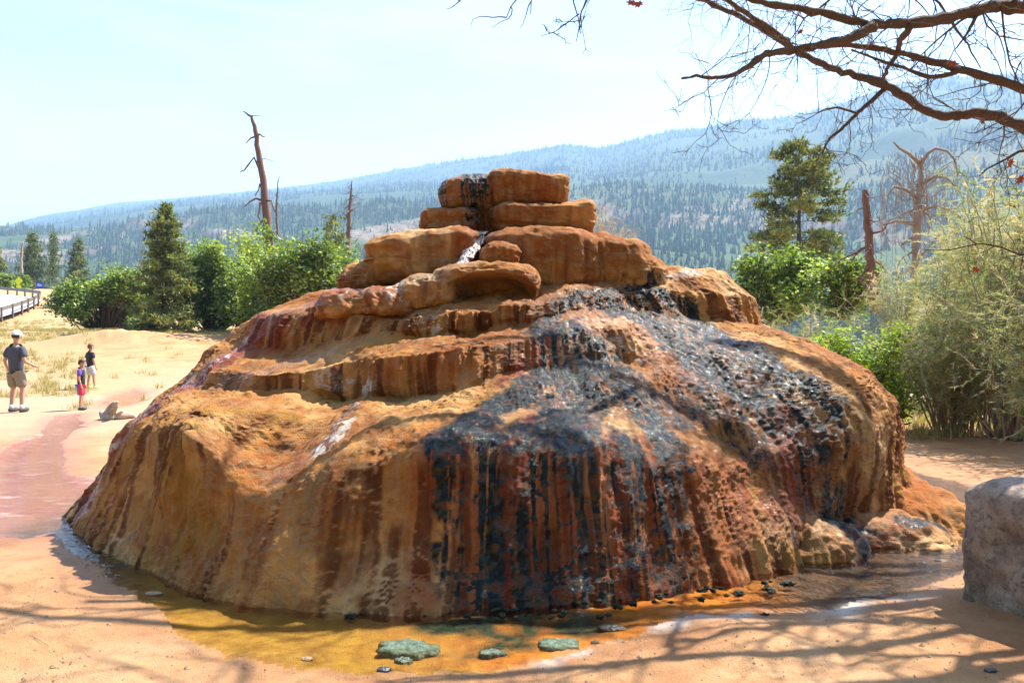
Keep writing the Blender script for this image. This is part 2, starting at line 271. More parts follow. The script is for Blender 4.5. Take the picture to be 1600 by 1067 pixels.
# ------------------------------------------------------------------ mineral and algae stains as flow strokes: (width m, strength, world points)
STROKES = {
 'black': [
  (0.099, 0.8, [(1.35,7.35,2.17),(0.93,7.0,2.06),(0.5,6.7,1.95),(0.29,6.4,1.78),(0.2,6.16,1.62),(0.36,6.14,1.54)]),
  (0.139, 1, [(0.51,6.21,1.59),(0.3,6.05,1.39),(0.1,5.7,1.24),(-0.14,5.5,1.11),(-0.33,5.05,1.02),(-0.45,4.9,0.97)]),
  (0.265, 1, [(0.41,6.19,1.62),(0.51,6.05,1.37),(0.48,5.78,1.18),(0.34,5.11,0.94)]),
  (0.168, 1, [(0.62,6.23,1.57),(0.81,6.04,1.32),(0.98,5.86,1.08),(1.12,5.52,0.86)]),
  (0.145, 1, [(1.26,7.18,2.07),(1.64,7.25,1.86),(1.88,6.85,1.62),(2.15,6.47,1.4),(2.46,6.26,1.18),(2.57,6.18,1.05)]),
  (0.218, 0.8, [(0.79,6.8,1.96),(1.2,6.86,1.79),(1.37,6.73,1.62),(1.52,6.51,1.46),(1.82,6.26,1.2),(2.14,6.12,1.0)]),
  (0.299, 0.62, [(1.19,7.12,1.98),(1.45,6.96,1.77),(1.67,6.68,1.57),(1.87,6.42,1.37),(2.09,6.27,1.2),(2.28,6.15,1.03),(2.44,6.05,0.86)]),
  (0.252, 0.5, [(1.51,6.22,1.25),(1.69,6.04,1.01),(1.88,5.91,0.78)]),
  (0.225, 0.5, [(1.32,6.1,1.17),(1.65,5.99,0.97),(1.78,5.92,0.82)]),
  (0.151, 0.6, [(0.83,6.23,1.46),(0.98,6.1,1.3),(1.13,5.98,1.14),(1.27,5.85,0.98)]),
  (0.16, 0.95, [(-0.36,4.93,0.96),(-0.34,4.83,0.75),(-0.33,4.79,0.53),(-0.29,4.77,0.29),(-0.27,4.66,0.06)]),
  (0.169, 0.95, [(-0.14,4.99,0.95),(-0.14,4.93,0.76),(-0.13,4.89,0.58),(-0.12,4.81,0.39),(-0.13,4.76,0.22),(-0.11,4.67,0.06)]),
  (0.221, 0.95, [(0.17,5.09,0.94),(0.17,4.99,0.75),(0.17,4.92,0.56),(0.17,4.89,0.37),(0.18,4.85,0.19),(0.18,4.71,0.05)]),
  (0.222, 0.9, [(0.45,5.09,0.89),(0.43,4.98,0.72),(0.43,4.97,0.53),(0.43,4.91,0.35),(0.42,4.86,0.18),(0.41,4.76,0.03)]),
  (0.211, 0.9, [(0.82,5.3,0.87),(0.79,5.13,0.65),(0.78,5.04,0.44),(0.77,4.96,0.23),(0.75,4.88,0.03)]),
  (0.165, 0.95, [(1.11,5.43,0.8),(1.1,5.32,0.59),(1.08,5.23,0.4),(1.06,5.12,0.2),(1.05,5.02,0.03)]),
  (0.08, 1, [(2.29,6.13,1.0),(2.28,5.95,0.68),(2.29,5.91,0.34)]),
  (0.161, 1, [(2.47,6.03,0.26),(2.52,6.04,0.0)]),
  (0.103, 0.6, [(-0.38,4.68,0.15),(-0.2,4.7,0.11),(0.0,4.69,0.08),(0.19,4.71,0.04),(0.4,4.76,0.05),(0.6,4.83,0.06),(0.82,4.9,0.07)]),
 ],
 'red': [
  (0.049, 1.2, [(0.13,5.43,1.07),(0.07,4.96,0.82),(0.03,4.87,0.56),(0.0,4.8,0.34),(-0.01,4.74,0.17),(-0.02,4.66,0.02)]),
  (0.102, 1, [(0.26,6.15,1.62),(0.18,6.05,1.47)]),
  (0.072, 1, [(0.62,6.22,1.54),(0.73,6.08,1.39)]),
  (0.044, 1, [(0.1,6.02,1.42),(-0.1,5.81,1.28)]),
  (0.088, 0.8, [(-0.41,4.88,0.93),(-0.41,4.83,0.72),(-0.4,4.8,0.54),(-0.4,4.75,0.35),(-0.39,4.69,0.17)]),
  (0.081, 0.9, [(-0.2,4.95,0.91),(-0.2,4.89,0.72),(-0.2,4.83,0.53),(-0.21,4.79,0.34),(-0.22,4.73,0.16)]),
  (0.082, 0.7, [(0.34,5.05,0.9),(0.33,4.94,0.69),(0.33,4.92,0.47),(0.32,4.87,0.26),(0.31,4.74,0.07)]),
  (0.121, 0.9, [(0.95,5.47,0.89),(0.95,5.26,0.68),(0.95,5.22,0.44),(0.91,5.12,0.25),(0.86,4.93,0.09)]),
  (0.12, 1.1, [(2.17,6.15,1.05),(2.13,5.95,0.77),(2.15,5.86,0.4)]),
  (0.157, 0.5, [(-0.59,4.81,0.69),(-0.58,4.78,0.47),(-0.58,4.71,0.27),(-0.57,4.6,0.08)]),
  (0.247, 0.85, [(-0.33,4.87,0.9),(-0.32,4.84,0.72),(-0.32,4.79,0.54),(-0.32,4.76,0.37),(-0.32,4.73,0.2),(-0.31,4.66,0.04)]),
  (0.249, 0.85, [(-0.0,4.97,0.89),(0.0,4.9,0.72),(0.0,4.86,0.54),(0.0,4.81,0.36),(0.0,4.75,0.19),(0.0,4.66,0.04)]),
  (0.253, 0.85, [(0.34,5.04,0.88),(0.33,4.94,0.71),(0.32,4.92,0.52),(0.33,4.89,0.35),(0.32,4.84,0.18),(0.31,4.73,0.04)]),
  (0.258, 0.85, [(0.69,5.19,0.84),(0.68,5.1,0.62),(0.67,4.99,0.42),(0.65,4.9,0.22),(0.65,4.83,0.03)]),
  (0.238, 0.8, [(1.06,5.4,0.76),(1.03,5.27,0.57),(1.01,5.18,0.39),(1.0,5.11,0.2),(0.98,5.0,0.03)]),
  (0.223, 0.45, [(1.47,5.52,0.65),(1.44,5.43,0.44),(1.41,5.29,0.25),(1.38,5.19,0.06)]),
  (0.182, 0.5, [(2.48,6.05,0.86),(2.49,6.05,0.58),(2.53,6.06,0.3)]),
  (0.093, 0.8, [(1.74,5.79,0.7),(1.69,5.6,0.47),(1.65,5.42,0.26)]),
  (0.199, 0.75, [(1.27,5.45,0.71),(1.26,5.36,0.48),(1.25,5.24,0.28),(1.24,5.14,0.07)]),
  (0.182, 0.7, [(1.57,5.7,0.67),(1.53,5.52,0.47),(1.51,5.39,0.27),(1.49,5.26,0.08)]),
  (0.197, 0.9, [(2.19,5.99,0.82),(2.19,5.91,0.58),(2.19,5.86,0.35)]),
  (0.124, 0.7, [(1.95,5.85,0.69),(1.9,5.62,0.35)]),
  (0.154, 0.45, [(2.7,6.12,0.75),(2.72,6.15,0.51),(2.77,6.2,0.27)]),
  (0.165, 0.5, [(0.54,5.05,0.64),(0.57,4.99,0.44),(0.58,4.9,0.24),(0.6,4.82,0.04)]),
  (0.068, 0.6, [(1.89,5.95,0.83),(1.86,5.77,0.61),(1.86,5.65,0.4)]),
  (0.117, 1.2, [(-2.87,6.89,1.2),(-2.62,6.99,1.44),(-2.41,7.21,1.68)]),
  (0.095, 1.2, [(-3.83,6.9,0.16),(-3.5,6.67,0.68),(-3.08,6.51,0.97),(-2.91,6.87,1.19)]),
  (0.118, 1.2, [(-3.81,6.78,0.1),(-3.93,7.33,0.38)]),
  (0.144, 1.2, [(-2.41,7.15,1.54),(-2.38,7.22,1.74)]),
  (0.094, 1.1, [(-2.17,7.02,1.56),(-2.11,7.04,1.77)]),
  (0.145, 1.2, [(-1.82,7.29,1.98),(-1.38,7.21,1.97)]),
  (0.08, 1.0, [(-1.48,6.81,1.79),(-1.86,6.98,1.79)]),
  (0.1, 0.35, [(-1.01,6.04,1.27),(-0.9,5.97,1.42)]),
  (0.063, 0.5, [(-3.5,6.77,0.66),(-3.2,6.24,0.48),(-3.03,5.95,0.28)]),
  (0.129, 0.4, [(-0.54,5.93,1.32),(-0.5,5.97,1.49)]),
 ],
 'ochre': [
  (0.154, 0.9, [(1.23,5.47,0.75),(1.21,5.35,0.53),(1.19,5.22,0.33),(1.18,5.14,0.11)]),
  (0.185, 1, [(1.61,5.84,0.78),(1.56,5.61,0.57),(1.53,5.44,0.36),(1.51,5.31,0.15)]),
  (0.144, 1, [(1.88,5.91,0.78),(1.84,5.75,0.56),(1.82,5.58,0.36)]),
  (0.139, 1.2, [(2.04,5.67,0.29),(2.01,5.48,0.02)]),
  (0.205, 0.7, [(2.72,6.18,1.0),(2.74,6.13,0.72),(2.79,6.19,0.43)]),
  (0.249, 0.7, [(-3.15,6.33,0.82),(-2.89,5.92,0.58),(-2.71,5.7,0.33)]),
  (0.245, 0.95, [(-2.42,5.59,0.92),(-2.34,5.46,0.73),(-2.28,5.39,0.52),(-2.23,5.35,0.32)]),
  (0.096, 0.9, [(-2.18,5.8,1.08),(-1.89,5.73,1.06),(-1.63,5.77,1.02)]),
  (0.084, 0.9, [(-0.73,5.5,1.11),(-0.46,5.59,1.14),(-0.19,5.63,1.17)]),
  (0.123, 0.8, [(-2.47,5.94,1.07),(-2.75,5.89,0.88)]),
  (0.097, 0.6, [(-0.53,6.4,1.67),(-0.79,6.46,1.63),(-1.04,6.47,1.61),(-1.29,6.47,1.56)]),
 ],
 'white': [
  (0.066, 0.9, [(-1.17,6.2,1.26),(-1.19,5.7,1.1),(-1.21,5.38,0.95),(-1.33,5.32,0.86)]),
  (0.053, 0.6, [(-1.57,6.28,1.3),(-1.35,6.33,1.25)]),
  (0.041, 0.9, [(-2.86,7.01,1.27),(-2.66,7.01,1.44),(-2.48,7.26,1.68)]),
  (0.034, 0.9, [(-3.95,6.97,0.11),(-4.02,7.41,0.28),(-3.5,6.67,0.67),(-3.17,6.52,0.94)]),
  (0.054, 0.5, [(-0.86,6.46,1.75),(-0.53,6.41,1.7)]),
  (0.036, 0.8, [(-1.86,7.2,1.96),(-1.44,7.19,1.95),(-0.93,7.08,1.95)]),
  (0.074, 0.4, [(0.85,6.37,1.62),(1.06,6.36,1.46)]),
 ],
 'wet': [
  (0.088, 1, [(-0.89,6.68,1.84),(-1.11,6.62,1.72),(-1.31,6.58,1.61),(-1.74,6.54,1.46),(-2.13,6.39,1.29),(-2.59,6.61,1.24)]),
  (0.084, 0.8, [(-1.17,6.2,1.26),(-1.19,5.7,1.1),(-1.33,5.32,0.86),(-1.57,5.22,0.7)]),
  (0.153, 1, [(-2.87,6.89,1.2),(-2.62,6.99,1.44),(-2.41,7.21,1.68),(-1.91,7.17,1.92)]),
  (0.157, 1, [(-3.81,6.78,0.1),(-3.58,6.64,0.39),(-3.5,6.67,0.68),(-3.14,6.61,1.01),(-2.98,7.02,1.21)]),
  (0.481, 0.9, [(1.14,6.82,1.79),(1.4,6.71,1.62),(1.63,6.52,1.46),(1.84,6.31,1.25),(2.05,6.14,1.06),(2.3,6.0,0.77)]),
  (0.456, 1, [(0.55,6.6,1.89),(0.41,6.11,1.46),(0.27,5.53,1.11)]),
  (0.623, 0.5, [(0.3,5.1,0.94),(0.29,4.94,0.72),(0.29,4.92,0.51)]),
  (0.466, 0.35, [(1.55,5.79,0.79),(1.5,5.54,0.6),(1.49,5.43,0.39)]),
  (0.058, 1, [(-0.55,6.62,1.92),(-0.28,6.68,1.94),(0.0,6.55,1.95),(0.28,6.71,1.96),(0.56,6.77,2.01),(0.88,7.03,2.07),(1.21,7.28,2.14),(1.51,7.4,2.21),(1.83,7.58,2.28)]),
  (0.06, 0.5, [(0.1,5.88,1.32),(-0.2,5.88,1.3),(-0.5,5.93,1.27),(-0.73,5.98,1.27),(-0.97,6.02,1.27),(-1.26,6.31,1.25)]),
  (0.29, 1, [(2.01,5.58,0.27),(2.52,6.04,0.0)]),
 ],
}

STROKES['black'] += [(.13, 1.3, [(-.36,7.6,3.28),(-.36,7.55,3.1),(-.34,7.5,2.92),(-.3,7.4,2.72)]), (.07, 1.0, [(-.7,7.7,3.2),(-.72,7.6,3.0)]), (.06, .8, [(-.9,7.0,2.5),(-.93,6.95,2.3)])]
STROKES['black'] += [(.22, 1.2, [(2.45,6.25,.45),(2.6,5.95,.2),(2.7,5.85,.0)]), (.12, .8, [(3.2,6.2,.2),(3.5,6.3,.05)])]
STROKES['ochre'] += [(.22, 1.2, [(2.15,5.9,.5),(2.2,5.75,.2),(2.2,5.65,0)]), (.3, .7, [(3.3,6.6,.3),(3.6,7.0,.4)])]
STROKES['red'] += [(.10, .8, [(.33,7.6,3.3),(.31,7.55,3.0)]), (.07, .8, [(-.27,7.3,2.9),(-.27,7.25,2.75)]), (.12, 1.0, [(-.46,7.2,2.62),(-.62,6.9,2.2)]), (.16, .8, [(-1.1,6.95,2.15),(-1.1,6.7,1.95)]), (.16, .8, [(-1.55,7.0,2.15),(-1.6,6.8,1.95)]), (.12, .7, [(1.1,7.1,2.55),(1.12,7.0,2.2)]), (.10, .5, [(.9,7.0,2.6),(.92,6.9,2.2)]), (.15, .5, [(-1.0,7.0,2.6),(-1.05,6.85,2.2)])]
STROKES['wet'] += [(.2, 1.0, [(-.36,7.6,3.28),(-.34,7.5,2.92),(-.3,7.3,2.6),(-.45,6.95,2.25)]), (.3, 1.0, [(-.6,6.8,2.1),(-1.1,6.9,2.1),(-1.6,7.0,2.0)])]
STROKES['white'] += [(.07, 1.0, [(-1.0,6.85,2.2),(-1.05,6.68,2.0)]), (.07, .9, [(-1.4,6.95,2.2),(-1.5,6.75,2.0)])]
def stain(P, kind, streak, patch):
    m = np.zeros(len(P))
    for wd, s, pts in STROKES[kind]:
        pts = np.array(pts, float); lo = pts.min(0)-wd*2.2; hi = pts.max(0)+wd*2.2
        k = np.where(((P >= lo) & (P <= hi)).all(1))[0]
        if not len(k): continue
        d, _ = polyd(P[k], pts)
        e = d/wd+patch[k]*.75+streak[k]*.45
        m[k] = np.maximum(m[k], s*sstep(1.45, .2, e))
    return m
def stains(P, steepv):
    x, y, z = P.T; a = np.arctan2(x-MX, MY-y)*3.4
    wob = .3*vnoise(x*3, y*3, z*3, 41)
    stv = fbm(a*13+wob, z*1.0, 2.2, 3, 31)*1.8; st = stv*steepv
    pt = fbm(x*7, y*7, z*7, 4, 32)*1.7
    st2 = fbm(a*17+wob, z*.8, 7.2, 3, 35)*1.9
    A = {'black': stain(P, 'black', st*.8, pt*.5), 'red': stain(P, 'red', st2*steepv*1.2, pt*.5), 'ochre': stain(P, 'ochre', st*.8, pt),
         'white': stain(P, 'white', st2*.5, pt*1.3), 'wet': stain(P, 'wet', st*.6, pt*.6)}
    fine = fbm(a*30+wob*1.5, z*.55, 4.4, 3, 37)
    A['black'] *= 1-steepv*.92*sstep(.06, -.14, fine)
    A['red'] *= 1-steepv*.35*sstep(.0, .25, fine)*(A['red'] < 1.05)
    A['black'] *= 1-.9*sstep(1.0, 1.25, A['red'])
    A['wet'] = np.clip(np.maximum(A['wet'], A['black']), 0, 1)
    for nm, sc, oc, sd in (('n1', 1.3, 5, 91), ('n2', 5.5, 5, 92), ('n3', 26, 3, 93), ('n4', 19, 3, 94)): A[nm] = np.clip(.5+.62*fbm(x*sc, y*sc, z*sc, oc, sd), 0, 1)
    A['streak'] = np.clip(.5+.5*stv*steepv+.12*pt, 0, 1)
    return A
Pm = MG.reshape(-1, 3); N2 = grid_normals(MG)
if N2[nr_//2, 0, 2] < 0: N2 = -N2
Nf = N2.reshape(-1, 3); steepf = sstep(.2, .7, 1-Nf[:, 2])
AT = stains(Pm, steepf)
# wet algae stands up in ropy lumps
x, y, z = Pm.T; aa = np.arctan2(x-MX, MY-y)*3.4
rope = (1-np.abs(fbm(aa*15+.5*vnoise(x*6, y*6, z*6, 51), (MY-y)*3+z*4, 1.0, 3, 52))*2.6)*.007+fbm(x*34, y*34, z*34, 2, 53)*.004
Pm = Pm+Nf*(rope*np.clip(AT['black'], 0, 1)*(1-.85*steepf))[:, None]

def travertine():
    t = NT('travertine'); p = t.pos()
    n1, n2, n3, n4 = (t.attr(k) for k in ('n1', 'n2', 'n3', 'n4'))
    col = t.ramp(n1, [(.30, (.32, .100, .018)), (.46, (.48, .200, .045)), (.60, (.59, .295, .090)), (.75, (.62, .365, .16))])
    col = t.mix(t.rng(n2, .42, .68, 0, .8), col, (0.279, 0.103, 0.032))
    col = t.mix(t.rng(n3, .5, .72, 0, .45), col, (0.494, 0.305, 0.144))
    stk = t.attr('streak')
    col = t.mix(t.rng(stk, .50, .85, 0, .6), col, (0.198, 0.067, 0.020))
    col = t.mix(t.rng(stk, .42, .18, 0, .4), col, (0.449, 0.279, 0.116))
    col = t.mix(t.math('MULTIPLY', t.attr('ochre'), .5), col, t.mix(n2, (0.359, 0.139, 0.009), (0.449, 0.243, 0.032)))
    wet = t.attr('wet')
    col = t.mix(t.math('MULTIPLY', wet, .35), col, t.mix(1., col, (.55, .42, .34), 'MULTIPLY'))
    col = t.mix(t.math('MINIMUM', t.math('MULTIPLY', t.attr('red'), .92), 1.), col, t.mix(t.rng(t.attr('red'), .85, 1.15, 0, 1), t.mix(n2, (.19, .024, .005), (.40, .085, .014)), t.mix(n2, (.22, .034, .007), (.32, .068, .014))))
    col = t.mix(t.math('MULTIPLY', t.attr('white'), t.rng(n3, .44, .58, 0, .9)), col, (.72, .66, .58))
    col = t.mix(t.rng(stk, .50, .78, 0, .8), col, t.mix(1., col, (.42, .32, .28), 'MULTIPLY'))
    blk = t.attr('black')
    bcol = t.ramp(n4, [(.34, (.003, .005, .006)), (.48, (.006, .011, .013)), (.58, (.022, .040, .022)), (.68, (.10, .032, .010))])
    col = t.mix(t.rng(t.math('ADD', blk, t.rng(n3, .3, .7, -.18, .18)), .10, .62, 0, 1), col, bcol)
    rough = t.rng(wet, 0, 1, .86, .31)
    rough = t.math('ADD', rough, t.rng(n2, .3, .7, -.06, .08))
    nb = t.bump(t.noise(80, 4, .7, p), .030, .9)
    b = t.pbr(col, rough, nb, Specular_IOR_Level=t.rng(wet, 0, 1, .22, .16))
    t.set(b.inputs['Coat Weight'], t.math('MULTIPLY', wet, .55)); b.inputs['Coat Roughness'].default_value = .05; b.inputs['Coat IOR'].default_value = 1.33
    t.set(b.inputs['Coat Normal'], t.bump(t.noise(60, 2, .5, p), .009, .9))
    return t.m
TRAV = travertine()
mound = tag(empty('travertine_mound', (MX, MY, 0)), 'huge orange terraced hot spring mound streaked with black and red algae', 'rock mound')
def at_mound(o): o.parent = mound; o.matrix_parent_inverse = Matrix.Translation((-MX, -MY, 0)); return o
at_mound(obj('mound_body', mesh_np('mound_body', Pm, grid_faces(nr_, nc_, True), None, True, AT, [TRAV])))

def cube_sphere(n):
    a = np.tan(np.linspace(-math.pi/4, math.pi/4, n+1)); u, v = np.meshgrid(a, a); o = np.ones_like(u); V, Q = [], []; k = 0
    for ax in range(3):
        for s in (-1, 1):
            c = [None]*3; c[ax] = o*s; c[(ax+1) % 3] = u*s; c[(ax+2) % 3] = v
            P = np.stack(c, -1).reshape(-1, 3); V.append(P/np.linalg.norm(P, axis=1)[:, None]); Q.append(grid_faces(n+1, n+1)+k); k += len(P)
    V = np.concatenate(V); Q = np.concatenate(Q)
    key = np.round(V, 5); _, first, inv = np.unique(key, axis=0, return_index=True, return_inverse=True)
    return V[first], inv.reshape(-1)[Q]
CSV, CSQ = cube_sphere(40)
def vnorm(V, Q):
    n = np.zeros_like(V); fn = np.cross(V[Q[:, 2]]-V[Q[:, 0]], V[Q[:, 3]]-V[Q[:, 1]])
    for k in range(4): np.add.at(n, Q[:, k], fn)
    return n/(np.linalg.norm(n, axis=1)[:, None]+1e-12)
def rock_shape(c, size, seed, ex=5.0, flare=.10, tilt=(0, 0), corner=0., lump=.045, flute=.018, cave=None, yaw=0., warp=None):
    ex = ex*1.08 if ex > 3.3 else ex
    d = CSV; r = (np.abs(d)**ex).sum(1)**(-1/ex); V = d*r[:, None]
    sx, sy, sz = np.array(size)/2
    zz = V[:, 2].copy(); f = 1+flare*zz
    V = V*np.array([sx, sy, sz]); V[:, 0] *= f; V[:, 1] *= f
    V[:, 2] += V[:, 0]*tilt[0]*(.4+.6*(zz > 0))+V[:, 1]*tilt[1]
    if corner: V[:, 2] += corner*np.clip(V[:, 0]/sx, 0, 1)**3*(zz > 0)*np.clip(zz, 0, 1)
    if warp: V[:, 2] += warp*(1-(V[:, 0]/sx)**2)
    cy, sn = math.cos(yaw), math.sin(yaw); V = np.stack([V[:, 0]*cy-V[:, 1]*sn, V[:, 0]*sn+V[:, 1]*cy, V[:, 2]], 1)
    n = vnorm(V, CSQ); 
    if (n*V).sum() < 0: n = -n
    V = V+np.asarray(c); x, y, z = V.T; st = sstep(.25, .8, 1-np.abs(n[:, 2]))
    a = np.arctan2(y-c[1], x-c[0])*max(sx, .3)
    flute *= .55; rgh = 1.5 if ex < 2.7 else 1.; disp = lump*fbm(x*2.6, y*2.6, z*2.6, 3, seed)+.025*fbm(x*7, y*7, z*9, 4, seed+1)*1.3*rgh+st*flute*(1-2*np.abs(vnoise(a*8+.3*vnoise(x*4, y*4, z*4, seed), z*1.0, seed*.7, seed+2)))+st*.010*fbm(a*30, z*3, 1., 2, seed+3)+.013*fbm(x*34, y*34, z*34, 3, seed+4)-.030*np.clip(vnoise(x*11, y*11, z*16, seed+6)-.35, 0, 1)+st*.012*fbm(x*3, y*3, z*24, 2, seed+7)
    V = V+n*disp[:, None]
    if cave:   # hollow eaten into the front face
        cx, cz, rx, rz, dep = cave
        q = ((x-cx)/rx)**2+((z-cz)/rz)**2+.5*vnoise(x*7, y*7, z*7, seed+9)
        V[:, 1] += dep*sstep(1.15, .45, q)*(V[:, 1] < c[1])
    return V, CSQ
def rock(c, size, seed, name='rock', **kw):
    V, Q = rock_shape(c, size, seed, **kw); n = vnorm(V, Q)
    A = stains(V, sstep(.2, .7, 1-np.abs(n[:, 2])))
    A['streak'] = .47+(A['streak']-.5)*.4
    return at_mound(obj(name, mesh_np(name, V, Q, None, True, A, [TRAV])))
# the stack of crusted blocks on top
rock((.17, 8.02, 3.11), (.80, .95, .40), 101, tilt=(-.05, 0), flare=.05, ex=5.5, flute=.02)
rock((-.43, 8.02, 3.08), (.56, .9, .40), 102, tilt=(.10, 0), flare=.02, ex=4.2)
rock((-.60, 7.95, 2.78), (.66, 1.0, .30), 103, ex=3.4, flare=.0)
rock((.30, 7.93, 2.80), (1.04, 1.05, .32), 104, corner=.07, ex=5, flare=.06, tilt=(.02, 0), flute=.02)
rock((-.18, 8.1, 2.75), (.5, .8, .7), 105, ex=4)
rock((-.86, 7.75, 2.40), (1.10, 1.25, .56), 106, tilt=(.10, 0), ex=4.2, flare=.04, flute=.05)
rock((.30, 7.72, 2.36), (1.08, 1.25, .68), 107, ex=4.6, flare=.02, flute=.06)
rock((1.00, 7.80, 2.34), (.74, 1.1, .60), 108, tilt=(-.12, 0), ex=4.0, flute=.05, flare=-.05)
rock((1.30, 7.75, 2.24), (.50, .9, .44), 109, tilt=(-.2, 0), ex=3.2, flare=-.1)
rock((-.10, 7.10, 2.38), (.36, .5, .24), 110, ex=2.8, flare=0)
rock((-.24, 6.92, 2.07), (.94, .62, .40), 111, ex=3.6, flare=.05, flute=.015, warp=.05, cave=(-.20, 2.03, .40, .15, .50))
rock((-.74, 6.90, 2.04), (.46, .6, .30), 112, ex=3.0, flare=-.05, flute=.04)
rock((-1.10, 7.02, 1.95), (.62, .8, .30), 113, ex=3.0, flare=-.12, flute=.09, lump=.09)
rock((-1.46, 7.16, 1.93), (.74, .9, .28), 114, ex=2.8, flare=-.15, tilt=(.14, 0), flute=.09, lump=.09)
rock((-1.42, 7.6, 2.22), (.55, .7, .34), 115, ex=2.8, flare=-.1, tilt=(.15, 0))
# low wet shelf at the right foot
STROKES['black'] += [(.2, .9, [(2.5,5.95,.3),(2.8,5.95,.1)])]
STROKES['wet'] += [(.3, .5, [(2.2,5.8,.2),(3.0,6.2,.1)])]
STROKES['red'] += [(.4, .6, [(2.9,6.2,.3),(3.3,6.6,.3),(3.7,7.1,.4),(3.9,7.6,.4)])]
rock((3.58, 7.2, .10), (1.15, 1.6, .52), 116, ex=2.6, flare=-.25, lump=.12, flute=.03, tilt=(-.22, .05))
rock((3.0, 6.42, .04), (1.25, .9, .36), 117, ex=2.6, flare=-.25, lump=.10, flute=.03, tilt=(-.08, .1))
rock((2.30, 6.02, .02), (.9, .7, .44), 118, ex=2.6, flare=-.25, lump=.09, flute=.03)
# falling water between the blocks
def foam():
    t = NT('foam_water'); p = t.pos(); n = t.noise(34, 4, .6, p, (1.4, 1, .4))
    b = t.pbr(t.mix(t.rng(n, .42, .62, 0, 1), (.30, .12, .06), (.85, .87, .90)), .12, t.bump(n, .03)); t.set(b.inputs['Alpha'], t.rng(n, .36, .5, .25, 1)); return t.m
FOAM = foam()
def ribbon(pts, wd, seed, name='waterfall'):
    pts = np.array(pts, float); n = 40; k = 12
    q = np.linspace(0, len(pts)-1, n); P = np.stack([np.interp(q, np.arange(len(pts)), pts[:, i]) for i in range(3)], 1)
    u = np.linspace(-1, 1, k); V = P[:, None, :]+np.stack([u*wd, -.03*(1-u*u), 0*u], -1)[None]*(1+.3*vnoise(np.arange(n)*.4, 0, seed, 5))[:, None, None]
    V[..., 1] -= .025*fbm(V[..., 0]*16, V[..., 2]*9, seed*1., 3, seed)
    return at_mound(obj(name, mesh_np(name, V.reshape(-1, 3), grid_faces(n, k), None, True, None, [FOAM])))
ribbon([(-.31, 7.42, 2.66), (-.34, 7.30, 2.58), (-.42, 7.06, 2.36), (-.50, 6.98, 2.24)], .075, 3)
# small spout of water bubbling from the very top
mb = MB()
for k in range(5):
    hh = .03+.02*(k % 3); mb.tube([(-.09+.02*k, 7.75+.01*k, 3.24), (-.09+.021*k, 7.74, 3.26+hh), (-.088+.022*k, 7.73, 3.275+hh)], [.016, .012, .004], 6)
at_mound(mb.build('spout', FOAM))

# ------------------------------------------------------------------ ground sheet with the moat pool round the mound
POOL = [(-5.13,6.48),(-4.05,6.31),(-3.86,6.48),(-3.23,5.74),(-2.63,5.17),(-2.15,4.61),(-1.89,4.21),(-1.56,3.99),(-1.28,3.85),(-1.04,3.79),(-.75,3.75),(-.47,3.78),(-.13,3.82),(.16,3.93),(.44,4.07),(.71,4.25),(1.06,4.52),(1.44,4.56),(1.95,4.6),(2.5,4.92),(3.12,5.35),(3.85,6.1),(4.6,7.2),(5.1,8.4),(5.0,9.8),(4.0,11.0),(2.5,12),(0,12),(-4.99,9.08),(-5.38,9.3),(-6.58,11.2),(-7.59,13.11),(-8.47,15.18),(-9.69,17.22),(-9.9,16.6),(-8.08,13.11),(-7.59,11.53),(-6.9,9.7),(-8,9.3),(-8,6.6)]
PUD = [(-10.92,20.32),(-11.83,22.72),(-12.28,24.77),(-11.43,23.85),(-9.78,19.9),(-9.65,18.37)]
def ground_z(x, y):
    r = np.hypot(x, y); az = np.degrees(np.arctan2(x, np.maximum(y, .01)))
    z = .05*fbm(x*.35, y*.35, .5, 3, 61)+.034*fbm(x*1.7, y*1.7, .5, 4, 62)
    z = z+.018*fbm(x*6, y*6, .5, 4, 63)*(r < 20)
    # rise on the left towards the road, bench behind, drop into the valley
    left = sstep(6, -16, x+.0*y)
    z = z+left*(sstep(20, 46, y)*2.2)
    z = z+sstep(-24, -36, x)*np.clip((y-55)*.16, 0, 5.5)
    z = z+.55*np.exp(-(((x+19.3)/2.6)**2+((y-36.5)/1.2)**2))*(1+.4*fbm(x*1.4, y*1.4, 2., 3, 64))+.3*np.exp(-(((x+16)/2.2)**2+((y-36.8)/1.0)**2))
    z = z-sstep(18, 60, y)*(1-left)*3.0
    z = z-sstep(66, 140, r)*9*sstep(-45, -15, np.where(y > 0, x, 0.))
    return z
def pool_mask(P):
    wob = .10*fbm(P[:, 0]*1.8, P[:, 1]*1.8, 1., 4, 71)+.03*vnoise(P[:, 0]*9, P[:, 1]*9, 1., 72)
    d1 = sdpoly(P, POOL); d2 = sdpoly(P, PUD); return np.minimum(d1, d2)+wob
rings = np.concatenate([np.linspace(.0, 2.6, 14), np.geomspace(2.7, 420, 470)])
azs = np.concatenate([np.linspace(-44, 44, 760), np.linspace(44.6, 315.4, 110)])
ra, aa2 = np.meshgrid(rings, np.radians(azs), indexing='ij')
gx, gy = ra*np.sin(aa2), ra*np.cos(aa2)
GP = np.stack([gx.ravel(), gy.ravel()], 1)
gz = ground_z(GP[:, 0], GP[:, 1])
pd = np.full(len(GP), 9.0); kk = (np.hypot(GP[:, 0], GP[:, 1]-8) < 24); pd[kk] = pool_mask(GP[kk])
nearf = np.exp(-np.maximum(pd, 0)/.8)
gz = gz*(1-.85*nearf)+.022*sstep(0, .5, pd)-.012
gz = np.where(pd < 0, -.024-.030*sstep(0, -.35, pd)+.014*fbm(GP[:, 0]*5, GP[:, 1]*5, 3., 4, 73)+.006*fbm(GP[:, 0]*20, GP[:, 1]*20, 3., 2, 74), gz)
